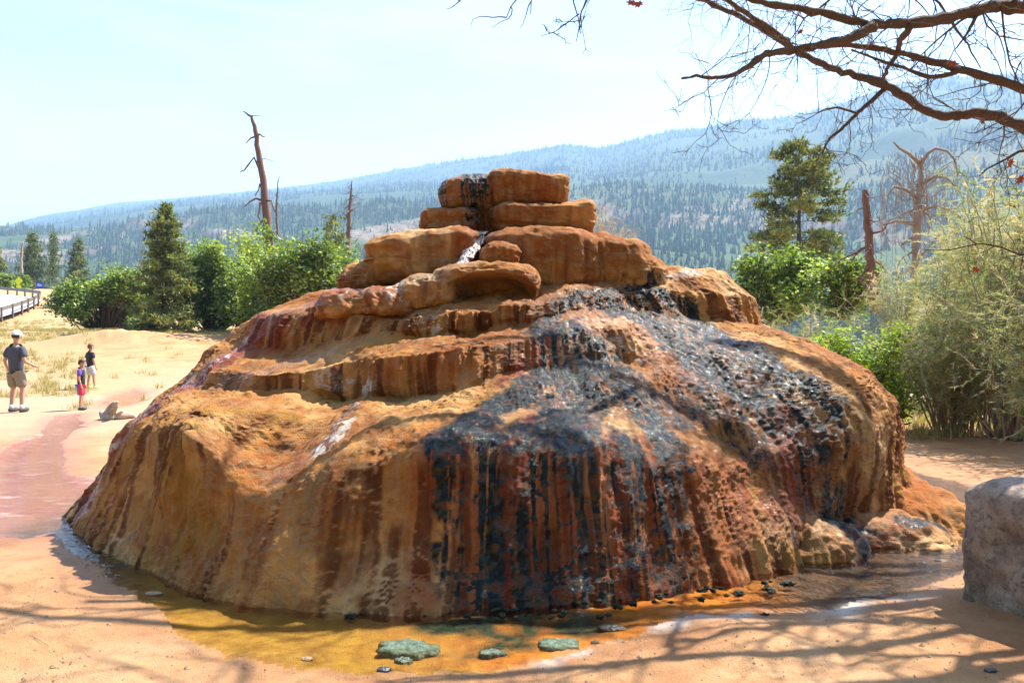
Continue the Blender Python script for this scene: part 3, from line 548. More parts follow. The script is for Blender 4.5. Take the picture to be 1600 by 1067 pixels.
rf = np.random.RandomState(19); near_ = np.where((np.hypot(GP[:, 0], GP[:, 1]) < 9) & (GP[:, 1] > 2) & (pd > .1))[0]; dent = np.zeros(len(near_))
for k in range(150):   # scuffs and footprints in the sand
    cx_, cy_ = rf.uniform(-3.6, 4.2), rf.uniform(3., 6.8); an = rf.rand()*3.14; u_ = GP[near_, 0]-cx_; v_ = GP[near_, 1]-cy_; m_ = (np.abs(u_) < .4) & (np.abs(v_) < .4)
    a1 = u_[m_]*math.cos(an)+v_[m_]*math.sin(an); b1 = -u_[m_]*math.sin(an)+v_[m_]*math.cos(an); q_ = (a1/.11)**2+(b1/.045)**2; dent[m_] += rf.uniform(.006, .016)*(.45*np.exp(-(np.sqrt(q_)-1.5)**2*4)-np.exp(-q_))
gz[near_] += dent*sstep(.1, .3, pd[near_])
# colour fields of the ground
x, y = GP.T
dm = np.hypot(x-MX, y-MY)
g_pool = sstep(.06, -.10, pd)
frontp = g_pool*sstep(6.6, 5.6, y)
orange = frontp*np.clip(sstep(-.9, .5, x+.5*fbm(x*1.4, y*1.4, 0., 3, 81))*.9+.15, 0, 1)*sstep(2.0, 1.5, x+.3*fbm(x*3, y*3, 0., 3, 82))
green = frontp*(1-orange)*sstep(2.2, .8, x)
lred = np.maximum(sstep(.30, -.15, pd)*sstep(-3.2, -4.2, x), 0)*(.75+.6*fbm(x*2, y*2, 0., 4, 83))
algae = np.clip(np.maximum(np.exp(-(((x-.05)/.85)**2+((y-4.45)/.28)**2)), .9*np.exp(-(((x+.15)/.5)**2+((y-4.1)/.16)**2)))*(1.1+1.6*fbm(x*4.5, y*4.5, 0., 4, 84))*1.5-.55, 0, 1)*g_pool
bed_shade = g_pool*np.maximum(sstep(1.5, 2.2, x+.35*fbm(x*2.5, y*2.5, 0., 3, 87)), sstep(-2.3, -2.9, x)*sstep(-4.6, -4.0, x))*(.75+.5*fbm(x*5, y*5, 0., 3, 88))  # bed painted dark: shade on the left pool, stronger reflections in the stream
flat = sstep(3.6, 4.6, x)*sstep(7.2, 8.2, y)*sstep(14.5, 12.5, y)
damp = sstep(.55, 0., pd+.25*fbm(x*1.2, y*1.2, 0., 3, 85))
grass = sstep(.1, .5, fbm(x*.22, y*.3, 0., 4, 86)+.25*sstep(-4, -20, x)*sstep(16, 30, y))*sstep(14, 24, y)*.8
grass *= 1-.85*sstep(-.55, -.45, x/np.maximum(y, 1))*sstep(41, 38, y)
grass = np.maximum(grass, sstep(46, 60, y)); grass = np.maximum(grass, sstep(3, 7, x)*sstep(13, 16, y)); grass = np.maximum(grass, sstep(-19.0, -21.5, x+.18*(y-40))*sstep(24, 34, y)*.9)
damp = np.maximum(damp, flat*np.clip(.6+.8*fbm(x*.9, y*1.6, 0., 3, 89), 0, 1))
pale = sstep(-4.5, -8, x)*sstep(10, 15, y)*sstep(34, 24, y)*(1-g_pool)
crust = np.exp(-((pd-.02)/.10)**2)*np.clip(.35+1.3*fbm(x*6, y*6, 0., 4, 95), 0, 1)*sstep(-.2, .5, x)*sstep(5.2, 4.8, y)
def ground_mat():
    t = NT('sand_ground'); p = t.pos(); n1 = t.noise(.9, 6, .6, p); n2 = t.noise(7, 6, .65, p); n3 = t.noise(60, 4, .6, p)
    col = t.ramp(n1, [(.30, (.34, .15, .055)), (.5, (.49, .255, .11)), (.7, (.56, .34, .175))])
    col = t.mix(t.rng(n2, .48, .70, 0, .55), col, (0.266, 0.115, 0.044)); col = t.mix(t.rng(n3, .55, .75, 0, .5), col, (0.459, 0.318, 0.200))
    col = t.mix(t.math('MULTIPLY', t.attr('pale'), .8), col, t.mix(n2, (0.414, 0.266, 0.155), (0.459, 0.333, 0.222)))
    col = t.mix(t.attr('grass'), col, t.ramp(t.noise(2.4, 5, .7, p), [(.3, (.32, .18, .08)), (.5, (.40, .27, .13)), (.7, (.27, .23, .09))]))
    col = t.mix(t.math('MULTIPLY', t.attr('damp'), .55), col, t.mix(1., col, (.72, .58, .44), 'MULTIPLY'))
    col = t.mix(t.math('MULTIPLY', t.attr('green'), .95), col, t.mix(t.rng(n2, .38, .62, 0, 1), (.22, .130, .010), (.42, .275, .030)))
    col = t.mix(t.attr('orange'), col, t.mix(t.rng(n2, .36, .64, 0, 1), (.50, .135, .005), (.66, .26, .018)))
    col = t.mix(t.math('MULTIPLY', t.attr('lred'), .95), col, t.mix(t.rng(n2, .36, .64, 0, 1), (.34, .075, .035), (.50, .20, .12)))
    col = t.mix(t.math('MULTIPLY', t.attr('lred'), t.rng(t.noise(3.2, 5, .7, p, (.6, 2.2, 1)), .56, .66, 0, .75)), col, (.72, .60, .54))
    col = t.mix(t.attr('bed_shade'), col, t.mix(t.rng(n2, .36, .64, 0, 1), (.018, .014, .012), (.065, .040, .022)))
    col = t.mix(t.attr('algae'), col, t.ramp(t.noise(24, 5, .7, p), [(.3, (.006, .008, .007)), (.5, (.02, .035, .018)), (.66, (.05, .09, .03)), (.8, (.16, .06, .015))]))
    col = t.mix(t.math('MULTIPLY', t.attr('crust'), .9), col, t.mix(n3, (.55, .47, .40), (.78, .74, .68)))
    rough = t.rng(t.attr('damp'), 0, 1, .92, .45)
    nb = t.bump(t.math('ADD', t.math('MULTIPLY', n3, .6), t.noise(150, 3, .6, p)), .020, .9)
    t.pbr(col, rough, nb, Specular_IOR_Level=.3); return t.m
ground = obj('ground', mesh_np('ground', np.column_stack([GP, gz]), grid_faces(len(rings), len(azs), True), None, True, {'green': green, 'orange': orange, 'lred': lred, 'algae': algae, 'damp': damp, 'grass': grass, 'pale': pale, 'bed_shade': bed_shade, 'crust': crust}, [ground_mat()]))
tag(ground, kind='structure')
def gz_at(px, py): return float(ground_z(np.array([float(px)]), np.array([float(py)]))[0])

def water_mat(name, scale, amp, tint=(1, 1, 1), stretch=(1, 1, 1), ior=1.33):
    t = NT(name); p = t.pos()
    h = t.math('ADD', t.noise(scale, 3, .5, p, stretch, dist=.6), t.math('MULTIPLY', t.noise(scale*3.1, 2, .5, p, stretch), .35))
    nb = t.bump(h, amp, 1.)
    fr = t.n('Fresnel', i_IOR=ior, i_Normal=nb).outputs[0]
    tr = t.n('BsdfTransparent', i_Color=tint).outputs[0]; gl = t.n('BsdfGlossy', i_Roughness=.03, i_Normal=nb).outputs[0]
    m = t.n('MixShader', i_0=fr); t.set(m.inputs[1], tr); t.set(m.inputs[2], gl); t.t.links.new(m.outputs[0], t.out.inputs['Surface']); return t.m
def water_sheet(name, poly, z, mat, res, grow=.5, xr=(-99, 99)):
    poly = np.array(poly); lo, hi = poly.min(0)-grow, poly.max(0)+grow
    nx, ny = int((hi[0]-lo[0])/res)+2, int((hi[1]-lo[1])/res)+2
    X, Y = np.meshgrid(np.linspace(lo[0], hi[0], nx), np.linspace(lo[1], hi[1], ny)); P = np.stack([X.ravel(), Y.ravel()], 1)
    keep = sdpoly(P, poly) < grow; Q = grid_faces(ny, nx); Q = Q[keep[Q].all(1)]
    qx = P[Q].mean(1)[:, 0]; Q = Q[(qx > xr[0]) & (qx <= xr[1])]
    use = np.unique(Q); remap = np.full(len(P), -1); remap[use] = np.arange(len(use))
    return tag(obj(name, mesh_np(name, np.column_stack([P[use], np.full(len(use), z)]), remap[Q], None, True, None, [mat])), kind='structure')
water_sheet('pool_water', POOL, -.0165, water_mat('pool_water', 8., .014, (.97, .95, .88)), .08, xr=(-3.95, 1.45))
water_sheet('stream_water', POOL, -.0165, water_mat('stream_water', 14., .020, (.95, .95, .93), (1.4, .8, 1), 1.5), .08, xr=(1.45, 99))
water_sheet('runoff_water', POOL, -.0165, water_mat('runoff_water', 10., .024, (.96, .93, .92), (.7, 1.6, 1), 1.33), .08, xr=(-99, -3.95))
water_sheet('puddle_water', PUD, gz_at(-11, 21.5)-.012, water_mat('puddle_water', 6., .01), .3, .1)

# ------------------------------------------------------------------ valley, wooded hills and the mountain ridge
def at(px, py, d): return Vector(((px-800)/1200*d, d, EYE+(533.5-py)/1200*d))
MIDL = [(-500,360),(0,364),(100,366),(210,357),(330,347),(430,340),(560,338),(680,332),(880,318),(1050,306),(1200,310),(1350,272),(1500,240),(1600,228),(2100,200)]
RIDGE = [(-500,372),(0,357),(60,340),(190,316),(330,304),(440,293),(540,280),(620,264),(700,253),(800,240),(880,225),(930,233),(1000,216),(1050,204),(1100,199),(1150,187),(1230,183),(1300,166),(1400,131),(1470,121),(1600,113),(2100,80)]
def terrain_z(x, y):
    d = np.maximum(y, 1.); px = 800+1200*x/d
    m = (533.5-np.interp(px, *np.array(MIDL).T))/1200; r = (533.5-np.interp(px, *np.array(RIDGE).T))/1200
    dm_ = 1250+180*vnoise(px/260., .5, 0, 301); dr = np.minimum(5200., 860/np.maximum(r, .05))
    lo = -11-14*sstep(140, 380, d)
    t1 = np.clip((d-300)/(dm_-300), 0, 1); z = lo+(m*dm_-lo)*(t1**1.35)
    t2 = np.clip((d-dm_)/(dr-dm_), 0, 1); z = np.where(d > dm_, m*dm_+(r*dr-m*dm_)*t2**1.12-60*np.sin(np.pi*np.clip(t2*4, 0, 1)), z)
    z = np.where(d > dr, r*dr-(d-dr)*.12, z)
    amp = np.clip((d-200)/2500, 0, 1)
    z = z+amp*(70*fbm(x/900, y/900, .3, 4, 302)*np.clip((dr-d)/900, .0, 1)+26*(1-2*np.abs(fbm(x/420, y/420, .7, 3, 303)))*np.clip((dr-d)/900, 0, 1))
    # cliff bands on the near hill
    z = z+np.where(d < 1600, 1, 0)*np.clip((d-450)/300, 0, 1)*14*sstep(-.03, .04, fbm(x/260, y/330, .9, 4, 304))
    return z+EYE*0
hd = np.concatenate([np.geomspace(150, 1700, 230), np.geomspace(1720, 6500, 130)])
ha = np.tan(np.radians(np.linspace(-46, 46, 560)))
HD, HA = np.meshgrid(hd, ha, indexing='ij'); hx, hy = (HD*HA).ravel(), HD.ravel(); hz = terrain_z(hx, hy)
HZ = hz.reshape(HD.shape); slope = np.abs(np.gradient(HZ, axis=0)/np.gradient(HD, axis=0)).ravel()
rocky = sstep(.32, .75, slope)*sstep(1600, 1200, hy)*sstep(350, 600, hy)
rocky = np.maximum(rocky, sstep(.24, .42, fbm(hx/90, hy/170, .2, 4, 305))*sstep(1500, 1250, hy)*sstep(380, 700, hy)*sstep(300, -250, hx))
def hill_mat():
    t = NT('wooded_hill'); p = t.pos()
    col = t.ramp(t.noise(.035, 6, .7, p), [(.32, (.024, .042, .018)), (.5, (.042, .064, .026)), (.66, (.075, .095, .04))])
    col = t.mix(t.rng(t.noise(.004, 4, .6, p), .42, .62, 0, .5), col, (.075, .105, .04))
    col = t.mix(t.attr('rocky'), col, t.ramp(t.noise(.11, 6, .75, p), [(.36, (.06, .06, .035)), (.46, (.22, .13, .09)), (.56, (.32, .23, .18)), (.7, (.40, .32, .27))]))
    t.pbr(col, .95, None, Specular_IOR_Level=.1); return t.m
tag(obj('hills', mesh_np('hills', np.column_stack([hx, hy, hz]), grid_faces(len(hd), len(ha)), None, True, {'rocky': rocky*.65}, [hill_mat()])), kind='structure')
# the far pine wood: one mass of small conifers
rs = np.random.RandomState(7)
def wood(n, d0, d1, hmin, hmax, tiers, seed):
    r = np.random.RandomState(seed); u = r.rand(n*3); d = np.sqrt(d0**2+(d1**2-d0**2)*u); tx = r.uniform(-.80, .80, n*3)*d
    keep = fbm(tx/130, d/130, .4, 3, 306)+.25*fbm(tx/30, d/30, .4, 2, 307) > -.16-(.25 if d1 < 700 else 0)
    rk = sstep(.18, .38, fbm(tx/90, d/170, .2, 4, 305))*sstep(300, -250, tx)*sstep(380, 700, d); keep &= r.rand(n*3) > rk*.8
    tx, d = tx[keep][:n], d[keep][:n]; n = len(tx); z = terrain_z(tx, d)-.4
    h = (hmin+(hmax-hmin)*r.rand(n)**1.6)*r.choice([.55, .8, 1., 1.25], n)*(1+.3*fbm(tx/200, d/200, 1., 2, 308)); wd = h*r.uniform(.13, .24, n); k = 5
    V, T = [], []; base = 0
    a = np.arange(k)*2*math.pi/k
    for ti in range(tiers):
        zb = .08+.9*ti/tiers; zt = min(1., zb+1.35/tiers); ws = (1-zb)**.8
        ang = a[None, :]+r.rand(n, 1)*6; rad = wd[:, None]*ws*r.uniform(.7, 1.25, (n, k))
        ring = np.stack([tx[:, None]+rad*np.cos(ang), d[:, None]+rad*np.sin(ang), np.broadcast_to((z+h*zb)[:, None], (n, k))+h[:, None]*r.uniform(-.05, .05, (n, k))], -1)
        tip = np.stack([tx+.03*h*r.randn(n), d, z+h*zt], -1)[:, None, :]
        V.append(np.concatenate([ring, tip], 1).reshape(-1, 3)); i = (np.arange(n)*(k+1))[:, None]; j = np.arange(k)[None, :]
        T.append(np.stack([i+j, i+(j+1) % k, np.broadcast_to(i+k, (n, k))], -1).reshape(-1, 3)+base); base += n*(k+1)
    col = np.repeat(r.rand(n), k+1); return np.concatenate(V), np.concatenate(T), np.tile(col, tiers)
def leaf_mat(name, stops, trans=.35, rough=.55):
    t = NT(name); col = t.ramp(t.attr('v'), stops)
    d = t.n('BsdfDiffuse', i_Color=col).outputs[0]; tr = t.n('BsdfTranslucent', i_Color=t.mix(1., col, (1.15, 1.2, .6), 'MULTIPLY')).outputs[0]; g = t.n('BsdfGlossy', i_Color=(.8, .85, .8), i_Roughness=rough).outputs[0]
    m = t.n('MixShader', i_0=trans); t.set(m.inputs[1], d); t.set(m.inputs[2], tr)
    m2 = t.n('MixShader', i_0=.05); t.set(m2.inputs[1], m.outputs[0]); t.set(m2.inputs[2], g); t.t.links.new(m2.outputs[0], t.out.inputs['Surface']); return t.m
WOODM = leaf_mat('far_pine_foliage', [(0, (.022, .040, .016)), (.5, (.042, .066, .024)), (1, (.085, .105, .038))], .15)
fm = MB()
for a_ in ((9000, 160, 620, 6, 13, 3, 11), (19000, 620, 1500, 6, 13, 2, 12), (27000, 1450, 4000, 9, 18, 1, 13)):
    V, T, cv = wood(*a_); fm.add(V, None, T, cv)
tag(fm.build('pine_forest', WOODM, smooth=False, attr='v'), 'distant pine forest covering the valley and hazy hills', 'forest', kind='stuff')
# the air: pale blue haze over the valley
hb = MB(); hb.box((0, 2900, 455), (15000, 8200, 1090)); 
tv = NT('haze'); pv = tv.n('VolumePrincipled', i_Color=(.45, .70, 1.0), i_Density=2.5e-4, i_Anisotropy=.1); tv.t.links.new(pv.outputs[0], tv.out.inputs['Volume'])
tag(hb.build('haze', tv.m, smooth=False), 'pale blue haze lying over the valley', 'haze', kind='stuff')
# the wooded hillside added unseen behind the viewpoint, blocking sky light on the mound
ba = np.radians(np.linspace(88, 272, 120)); bd = np.geomspace(14, 260, 60); BD, BA = np.meshgrid(bd, ba, indexing='ij'); bx, by = (BD*np.sin(BA)).ravel(), (BD*np.cos(BA)).ravel()
edge = sstep(88, 112, np.degrees(BA))*sstep(272, 248, np.degrees(BA)); bz = (edge*(np.clip(BD-14, 0, None)*.62)**1.0).ravel()*.95+1.2*fbm(bx/6, by/6, .2, 4, 331)*np.clip((BD.ravel()-14)/10, 0, 1)-.35
tag(obj('sky_block_hillside', mesh_np('sky_block_hillside', np.column_stack([bx, by, bz]), grid_faces(60, 120), None, True, {'rocky': np.zeros(len(bx))}, [bpy.data.materials['wooded_hill']])), kind='structure')
# road on the left with its steel rail
near_e = [(-140,552,44),(-60,522,52),(0,501,60),(30,491,64),(52,482,69),(64,474,73)]; far_e = [(-140,447,96),(-60,456,88),(0,463,82),(30,466,79),(52,469,76),(64,472,74)]
rv = []
for (a_, b_) in zip(near_e, far_e):
    p, q = np.array(at(*a_)), np.array(at(*b_))
    for s_ in np.linspace(0, 1, 7): rv.append(p+(q-p)*s_+np.array([0, 0, .25]))
tag(obj('road', mesh_np('road', rv, grid_faces(6, 7), None, True, None, [simple('pale_asphalt', (.42, .41, .40), .9, .12, 1.5, .004, 60)])), kind='structure')
RAIL = simple('weathered_steel', (.20, .17, .15), .6, .3, 2, Metallic=.4); POST = simple('rail_post_wood', (.16, .10, .07), .9)
def rail(edge, label, dz):
    P = np.array([at(*e) for e in edge]); P[:, 2] += .25+dz
    q = np.linspace(0, len(P)-1, 40); L = np.stack([np.interp(q, np.arange(len(P)), P[:, i]) for i in range(3)], 1)
    root = tag(empty('guardrail', tuple(L[20]-np.array([0, 0, .7]))), label, 'guardrail', 'guardrails along the road')
    inv = Matrix.Translation(-root.location)
    m = MB(); prof = [(-.16, .0), (-.08, .05), (0, -.02), (.08, .05), (.16, .0)]
    V = np.concatenate([[p+np.array([0, -o2, .62+o1]) for o1, o2 in prof] for p in L]); m.add(V, grid_faces(40, 5)); m.add(V+np.array([0, .02, 0]), grid_faces(40, 5))
    o = m.build('rail', RAIL); o.parent = root; o.matrix_parent_inverse = inv
    dist = np.concatenate([[0], np.cumsum(np.linalg.norm(np.diff(L, axis=0), axis=1))])
    for s_ in np.arange(.5, dist[-1], 2.4):
        p = np.array([np.interp(s_, dist, L[:, i]) for i in range(3)]); pm_ = MB(); pm_.box(p+np.array([0, .06, .2]), (.12, .12, 1.2)); o = pm_.build('post', POST, smooth=False); o.parent = root; o.matrix_parent_inverse = inv
rail(near_e, 'dark steel guardrail on posts along the near road edge', 0.)
rail(far_e, 'dark steel guardrail curving along the far road edge', 0.)
SGY = simple('sign_yellow_green', (.72, .80, .02), .5, .05); SGB = simple('sign_blue', (.03, .10, .55), .5, .05); SGP = simple('sign_pole', (.35, .33, .30), .5, .1, Metallic=.6); SGW = simple('sign_white', (.75, .75, .75), .5, .05)
def sign(px, py, d, label, kind):
    p = at(px, py, d); root = tag(empty('road_sign', (p.x, p.y, p.z-2.6)), label, 'sign')
    m = MB(); m.box((0, .03, 1.2), (.08, .05, 3.0)); m.build('pole', SGP, root, False)
    m = MB()
    if kind == 'y':
        R = np.array(Matrix.Rotation(math.radians(45), 3, 'Y')); m.box((0, 0, 2.75), (.75, .02, .75), R); m.build('sign_panel', SGY, root, False)
        m = MB(); m.box((0, 0, 2.0), (.62, .02, .5)); m.build('plaque', SGY, root, False)
    else:
        m.box((0, 0, 2.6), (.95, .02, .75)); o = m.build('sign_panel', SGB, root, False); m = MB(); m.box((0, -.012, 2.6), (.6, .006, .10)); m.box((-.1, -.012, 2.75), (.4, .006, .06)); m.build('legend', SGW, root, False)
sign(29, 441, 96, 'bright yellow diamond road sign with plaque below beside the far guardrail', 'y')
sign(62, 446, 92, 'small blue road sign at the bend of the guardrail', 'b')

# ------------------------------------------------------------------ trees and shrubs
BARK = simple('brown_bark', (.10, .065, .045), .95, .4, 6, .02, 14); DEADB = simple('weathered_dead_wood', (.17, .12, .10), .9, .4, 5, .01, 20); DEADR = simple('reddish_dead_bark', (.17, .085, .06), .9, .4, 5, .01, 20); PALEB = simple('grey_twig_wood', (.30, .23, .19), .9, .3, 6)
PINEM = leaf_mat('pine_needles', [(0, (0.068, 0.090, 0.023)), (.45, (0.187, 0.217, 0.057)), (1, (0.463, 0.448, 0.127))], .25)
FIRM = leaf_mat('fir_needles', [(0, (0.052, 0.084, 0.031)), (.45, (0.137, 0.172, 0.057)), (1, (0.345, 0.359, 0.129))], .25)
OAKM = leaf_mat('oak_leaves', [(0, (0.067, 0.104, 0.017)), (.5, (0.177, 0.250, 0.043)), (1, (0.403, 0.488, 0.104))], .5)
LIMEM = leaf_mat('bright_shrub_leaves', [(0, (.10, .14, .010)), (.5, (.24, .34, .020)), (1, (.44, .52, .05))], .42)
OLIVM = leaf_mat('olive_shrub_leaves', [(0, (0.070, 0.091, 0.042)), (.5, (0.154, 0.182, 0.084)), (1, (0.336, 0.364, 0.168))], .3)
TAMM = leaf_mat('tamarisk_sprays', [(0, (.15, .19, .085)), (.35, (.27, .31, .13)), (.62, (.46, .43, .24)), (1, (.70, .55, .42))], .4)
TAMP = leaf_mat('pink_tamarisk_bloom', [(0, (0.299, 0.230, 0.127)), (.5, (0.483, 0.322, 0.230)), (1, (0.713, 0.483, 0.414))], .35)
GRASM = leaf_mat('dry_grass', [(0, (.13, .15, .03)), (.4, (.34, .27, .10)), (1, (.58, .46, .22))], .35)
def leaf_quads(mb, P, size, r, v, up=.5, aspect=.55):
    n = len(P); d = r.randn(n, 3); d[:, 2] += up*np.sign(d[:, 2]); d /= np.linalg.norm(d, axis=1)[:, None]
    e = r.randn(n, 3); e -= d*(e*d).sum(1)[:, None]; e /= np.linalg.norm(e, axis=1)[:, None]; f = np.cross(d, e)
    s = (size*r.uniform(.6, 1.3, n))[:, None]
    V = np.stack([P-e*s, P-f*s*aspect, P+e*s, P+f*s*aspect], 1).reshape(-1, 3)
    mb.add(V, np.arange(4*n).reshape(n, 4), None, np.repeat(v, 4))
def needles(mb, P, D, length, width, r, v):
    n = len(P); D = D/np.linalg.norm(D, axis=1)[:, None]; s = np.cross(D, r.randn(n, 3)); s /= np.linalg.norm(s, axis=1)[:, None]+1e-9
    L = (length*r.uniform(.6, 1.25, n))[:, None]
    V = np.stack([P-s*width, P+s*width, P+D*L+s*width*.3], 1).reshape(-1, 3); mb.add(V, None, np.arange(3*n).reshape(n, 3), np.repeat(v, 3))
def wander(p, d, length, n, r, jit, grav=0.):
    pts = [np.array(p, float)]; d = np.array(d, float); d /= np.linalg.norm(d)
    for _ in range(n):
        d = d+r.randn(3)*jit+np.array([0, 0, grav]); d /= np.linalg.norm(d); pts.append(pts[-1]+d*length/n)
    return np.array(pts)
def conifer(name, base, h, wd, label, seed, mat, group=None, open_=.0, lean=0., tuft=.30, nb=95, low=.10, shape=.85, cat='tree', dense=1.0):
    r = np.random.RandomState(seed); root = tag(empty(name, tuple(base)), label, cat, group)
    tp = wander((0, 0, -.4), (lean, 0, 1), h+.3, 10, r, .015); tr = np.linspace(h*.021, h*.003, 11)
    tm = MB(); tm.tube(tp, tr, 7); fo = MB()
    for b in range(nb):
        u = low+(1-low)*((b+r.rand())/nb)**.9
        prof = wd*(max(0, 1-u)**shape)*(.55+.45*min(1, (u-low)/.12+.35))*r.uniform(.6, 1.18)+h*.012
        if open_ and r.rand() < open_: continue
        a = b*2.399+r.rand()*.8; p = np.array([np.interp(u*10, np.arange(11), tp[:, i]) for i in range(3)])
        up = .35*(u-.35)+r.uniform(-.12, .12)
        br = wander(p, (math.cos(a), math.sin(a), up), prof, 6, r, .10, -.02 if u < .6 else .02)
        tm.tube(br, np.linspace(max(h*.004*(1-u)+.006, .008), .004, 7), 4, False)
        m = int(max(4, prof/tuft*5.2*dense)); q = r.uniform(.22 if not open_ else .42, 1.03, m)*6
        c = np.stack([np.interp(q, np.arange(7), br[:, i]) for i in range(3)], 1)+r.randn(m, 3)*np.array([.42, .42, .24])*tuft*(1+.8*(prof/wd))
        vb = np.clip(.42+.22*r.randn(), 0, 1)
        for k in range(5):
            D = r.randn(m, 3)+np.array([math.cos(a), math.sin(a), .9])*.6
            needles(fo, c, D, tuft*1.05, tuft*.16, r, np.clip(vb+.18*r.randn(m), 0, 1))
    tm.build('trunk', BARK, root); fo.build('crown', mat, root, False, 'v'); return root
def bush(name, base, size, label, seed, mat, cat='shrub', group=None, leaf=.12, clumps=60, per=90, trunk=True, low=.05):
    r = np.random.RandomState(seed); W, D, H = size; root = tag(empty(name, tuple(base)), label, cat, group)
    fo, tm = MB(), MB(); cs = []
    lobes = []
    for k in range(13):
        a = k*2.4+r.rand(); q = r.uniform(.1, .85); lobes.append((np.array([math.cos(a)*q, math.sin(a)*q, r.uniform(.25, .74)-.22*q*(k % 2)]), np.array([.30, .30, .22])*r.uniform(.6, 1.25)))
    for k in range(clumps):
        lc, lr = lobes[r.randint(len(lobes))]; v = r.randn(3); v *= (.35+.65*r.rand()**.6)/np.linalg.norm(v); p_ = lc+v*lr
        cs.append((p_[0]*W/2, p_[1]*D/2, max(low, p_[2])*H))
    for c in cs:
        c = np.array(c); s = np.array([W, D, H])*r.uniform(.09, .16)*np.array([1, 1, .85]); n = int(per*r.uniform(.6, 1.3))
        off = r.randn(n, 3); off /= np.linalg.norm(off, axis=1)[:, None]+1e-9; off *= (r.rand(n)**.5)[:, None]*1.25
        leaf_quads(fo, c+off*s, leaf, r, np.clip(.45+.22*r.randn()+.16*r.randn(n), 0, 1))
        if trunk and r.rand() < .6:
            b = np.array([c[0]*.15, c[1]*.15, 0]); m = (b+c)/2+r.randn(3)*.06*H; tm.tube([b, m, c], [H*.013, H*.008, H*.003], 4, False)
    if not tm.V: tm.tube([(0, 0, 0), (0, 0, H*.5)], [H*.02, H*.01], 5)
    fo.build('crown', mat, root, False, 'v'); tm.build('trunk', BARK, root); return root
def feather(name, base, size, label, seed, mat, n_br=60, sprays=16, strands=22, cat='shrub', group=None, slen=.2, lean=(0, 0), wide=.0013):
    r = np.random.RandomState(seed); W, D, H = size; root = tag(empty(name, tuple(base)), label, cat, group); fo, tm = MB(), MB()
    for b in range(n_br):
        a = r.rand()*6.283; sp = r.rand()**.6; tip = np.array([math.cos(a)*sp*W/2+lean[0]*H, math.sin(a)*sp*D/2+lean[1]*H, H*(1.02-.55*sp**2)*r.uniform(.55, 1.05)])
        p0 = np.array([math.cos(a)*.12*W*sp, math.sin(a)*.12*D*sp, -.05]); mid = p0*.4+tip*.6+np.array([0, 0, .16*H])*r.uniform(.4, 1.2)-np.array([tip[0], tip[1], 0])*.18
        t = np.linspace(0, 1, 9)[:, None]; L = (1-t)**2*p0+2*t*(1-t)*mid+t*t*tip+r.randn(9, 3)*.012*H
        tm.tube(L, np.linspace(.005*H, .0010*H, 9), 4, False)
        vb = np.clip(.45+.25*r.randn()+.25*(tip[2]/H-.5), 0, 1)
        for s in range(sprays):
            q = r.uniform(1.6, 8); c = np.array([np.interp(q, np.arange(9), L[:, i]) for i in range(3)])
            dr = r.randn(3)*.8+np.array([math.cos(a)*.4, math.sin(a)*.4, .25]); sl = wander(c, dr, H*.13*r.uniform(.5, 1.3), 4, r, .22, -.10)
            qq = r.uniform(0, 4, strands); P = np.stack([np.interp(qq, np.arange(5), sl[:, i]) for i in range(3)], 1)
            dd = np.gradient(sl, axis=0).mean(0); dd /= np.linalg.norm(dd)
            needles(fo, P, dd*1.2+r.randn(strands, 3)*.62, slen, wide*H, r, np.clip(vb+.13*r.randn()+.12*r.randn(strands), 0, 1))
    fo.build('crown', mat, root, False, 'v'); tm.build('trunk', PALEB, root); return root
def snag(name, pts, rads, label, seed, mat, n_br=14, blen=.16, group=None, twigs=3, cat='dead tree', droop=-.04, u0=.25, explicit=()):
    """dead tree along a given bent stem, with broken crooked branches"""
    r = np.random.RandomState(seed); pts = np.array(pts, float); b0 = pts[0].copy(); pts = pts-b0; h = pts[-1, 2]
    root = tag(empty(name, tuple(b0)), label, cat, group); q = np.linspace(0, len(pts)-1, 24)
    S_ = np.stack([np.interp(q, np.arange(len(pts)), pts[:, i]) for i in range(3)], 1)+r.randn(24, 3)*rads[0]*.10; R_ = np.interp(q, np.arange(len(rads)), rads)
    m = MB(); m.tube(S_, R_, 8); m.build('trunk', mat, root); tw_ = MB()
    for e in explicit:
        bm_ = MB() if e[1] > .02 else tw_; bm_.tube(np.array(e[0])-b0, np.linspace(e[1], e[1]*.35, len(e[0])), 5)
        if bm_ is not tw_: bm_.build('branch', mat, root)
    for b in range(n_br):
        u = r.uniform(u0, .97)*23; p = np.array([np.interp(u, np.arange(24), S_[:, i]) for i in range(3)]); a = r.rand()*6.283
        L = wander(p, (math.cos(a), math.sin(a)*.7, r.uniform(-.25, .35)), h*blen*r.uniform(.35, 1.2)*(1.15-.6*u/23), 6, r, .28, droop)
        r0 = np.interp(u, np.arange(24), R_)*.36; bm_ = MB(); bm_.tube(L, np.linspace(r0, r0*.25, 7), 5)
        for k in range(twigs):
            i = r.randint(2, 7); T_ = wander(L[i], r.randn(3)+np.array([0, 0, -.2]), h*blen*.35*r.uniform(.4, 1.2), 4, r, .3, droop); bm_.tube(T_, np.linspace(r0*.35, r0*.12, 5), 4, False)
        bm_.build('branch', mat, root)
    if tw_.V: tag(tw_.build('twigs', mat, root), kind='stuff')
    return root
g2 = 'conifers beyond the guardrail'
def base_of(px, py, d): return np.array(at(px, py, d))
conifer('conifer_tree', base_of(256, 521, 43), (521-316)/1200*43, 2.35, 'tall pointed green pine left of the leaning snag', 401, PINEM, tuft=.27, nb=125, low=.04, shape=.80, dense=1.3)
conifer('conifer_tree', base_of(52, 470, 118), 10.4, 2.6, 'tallest dark conifer behind the blue road sign', 402, FIRM, g2, tuft=.42, nb=90, low=.05, shape=.6)
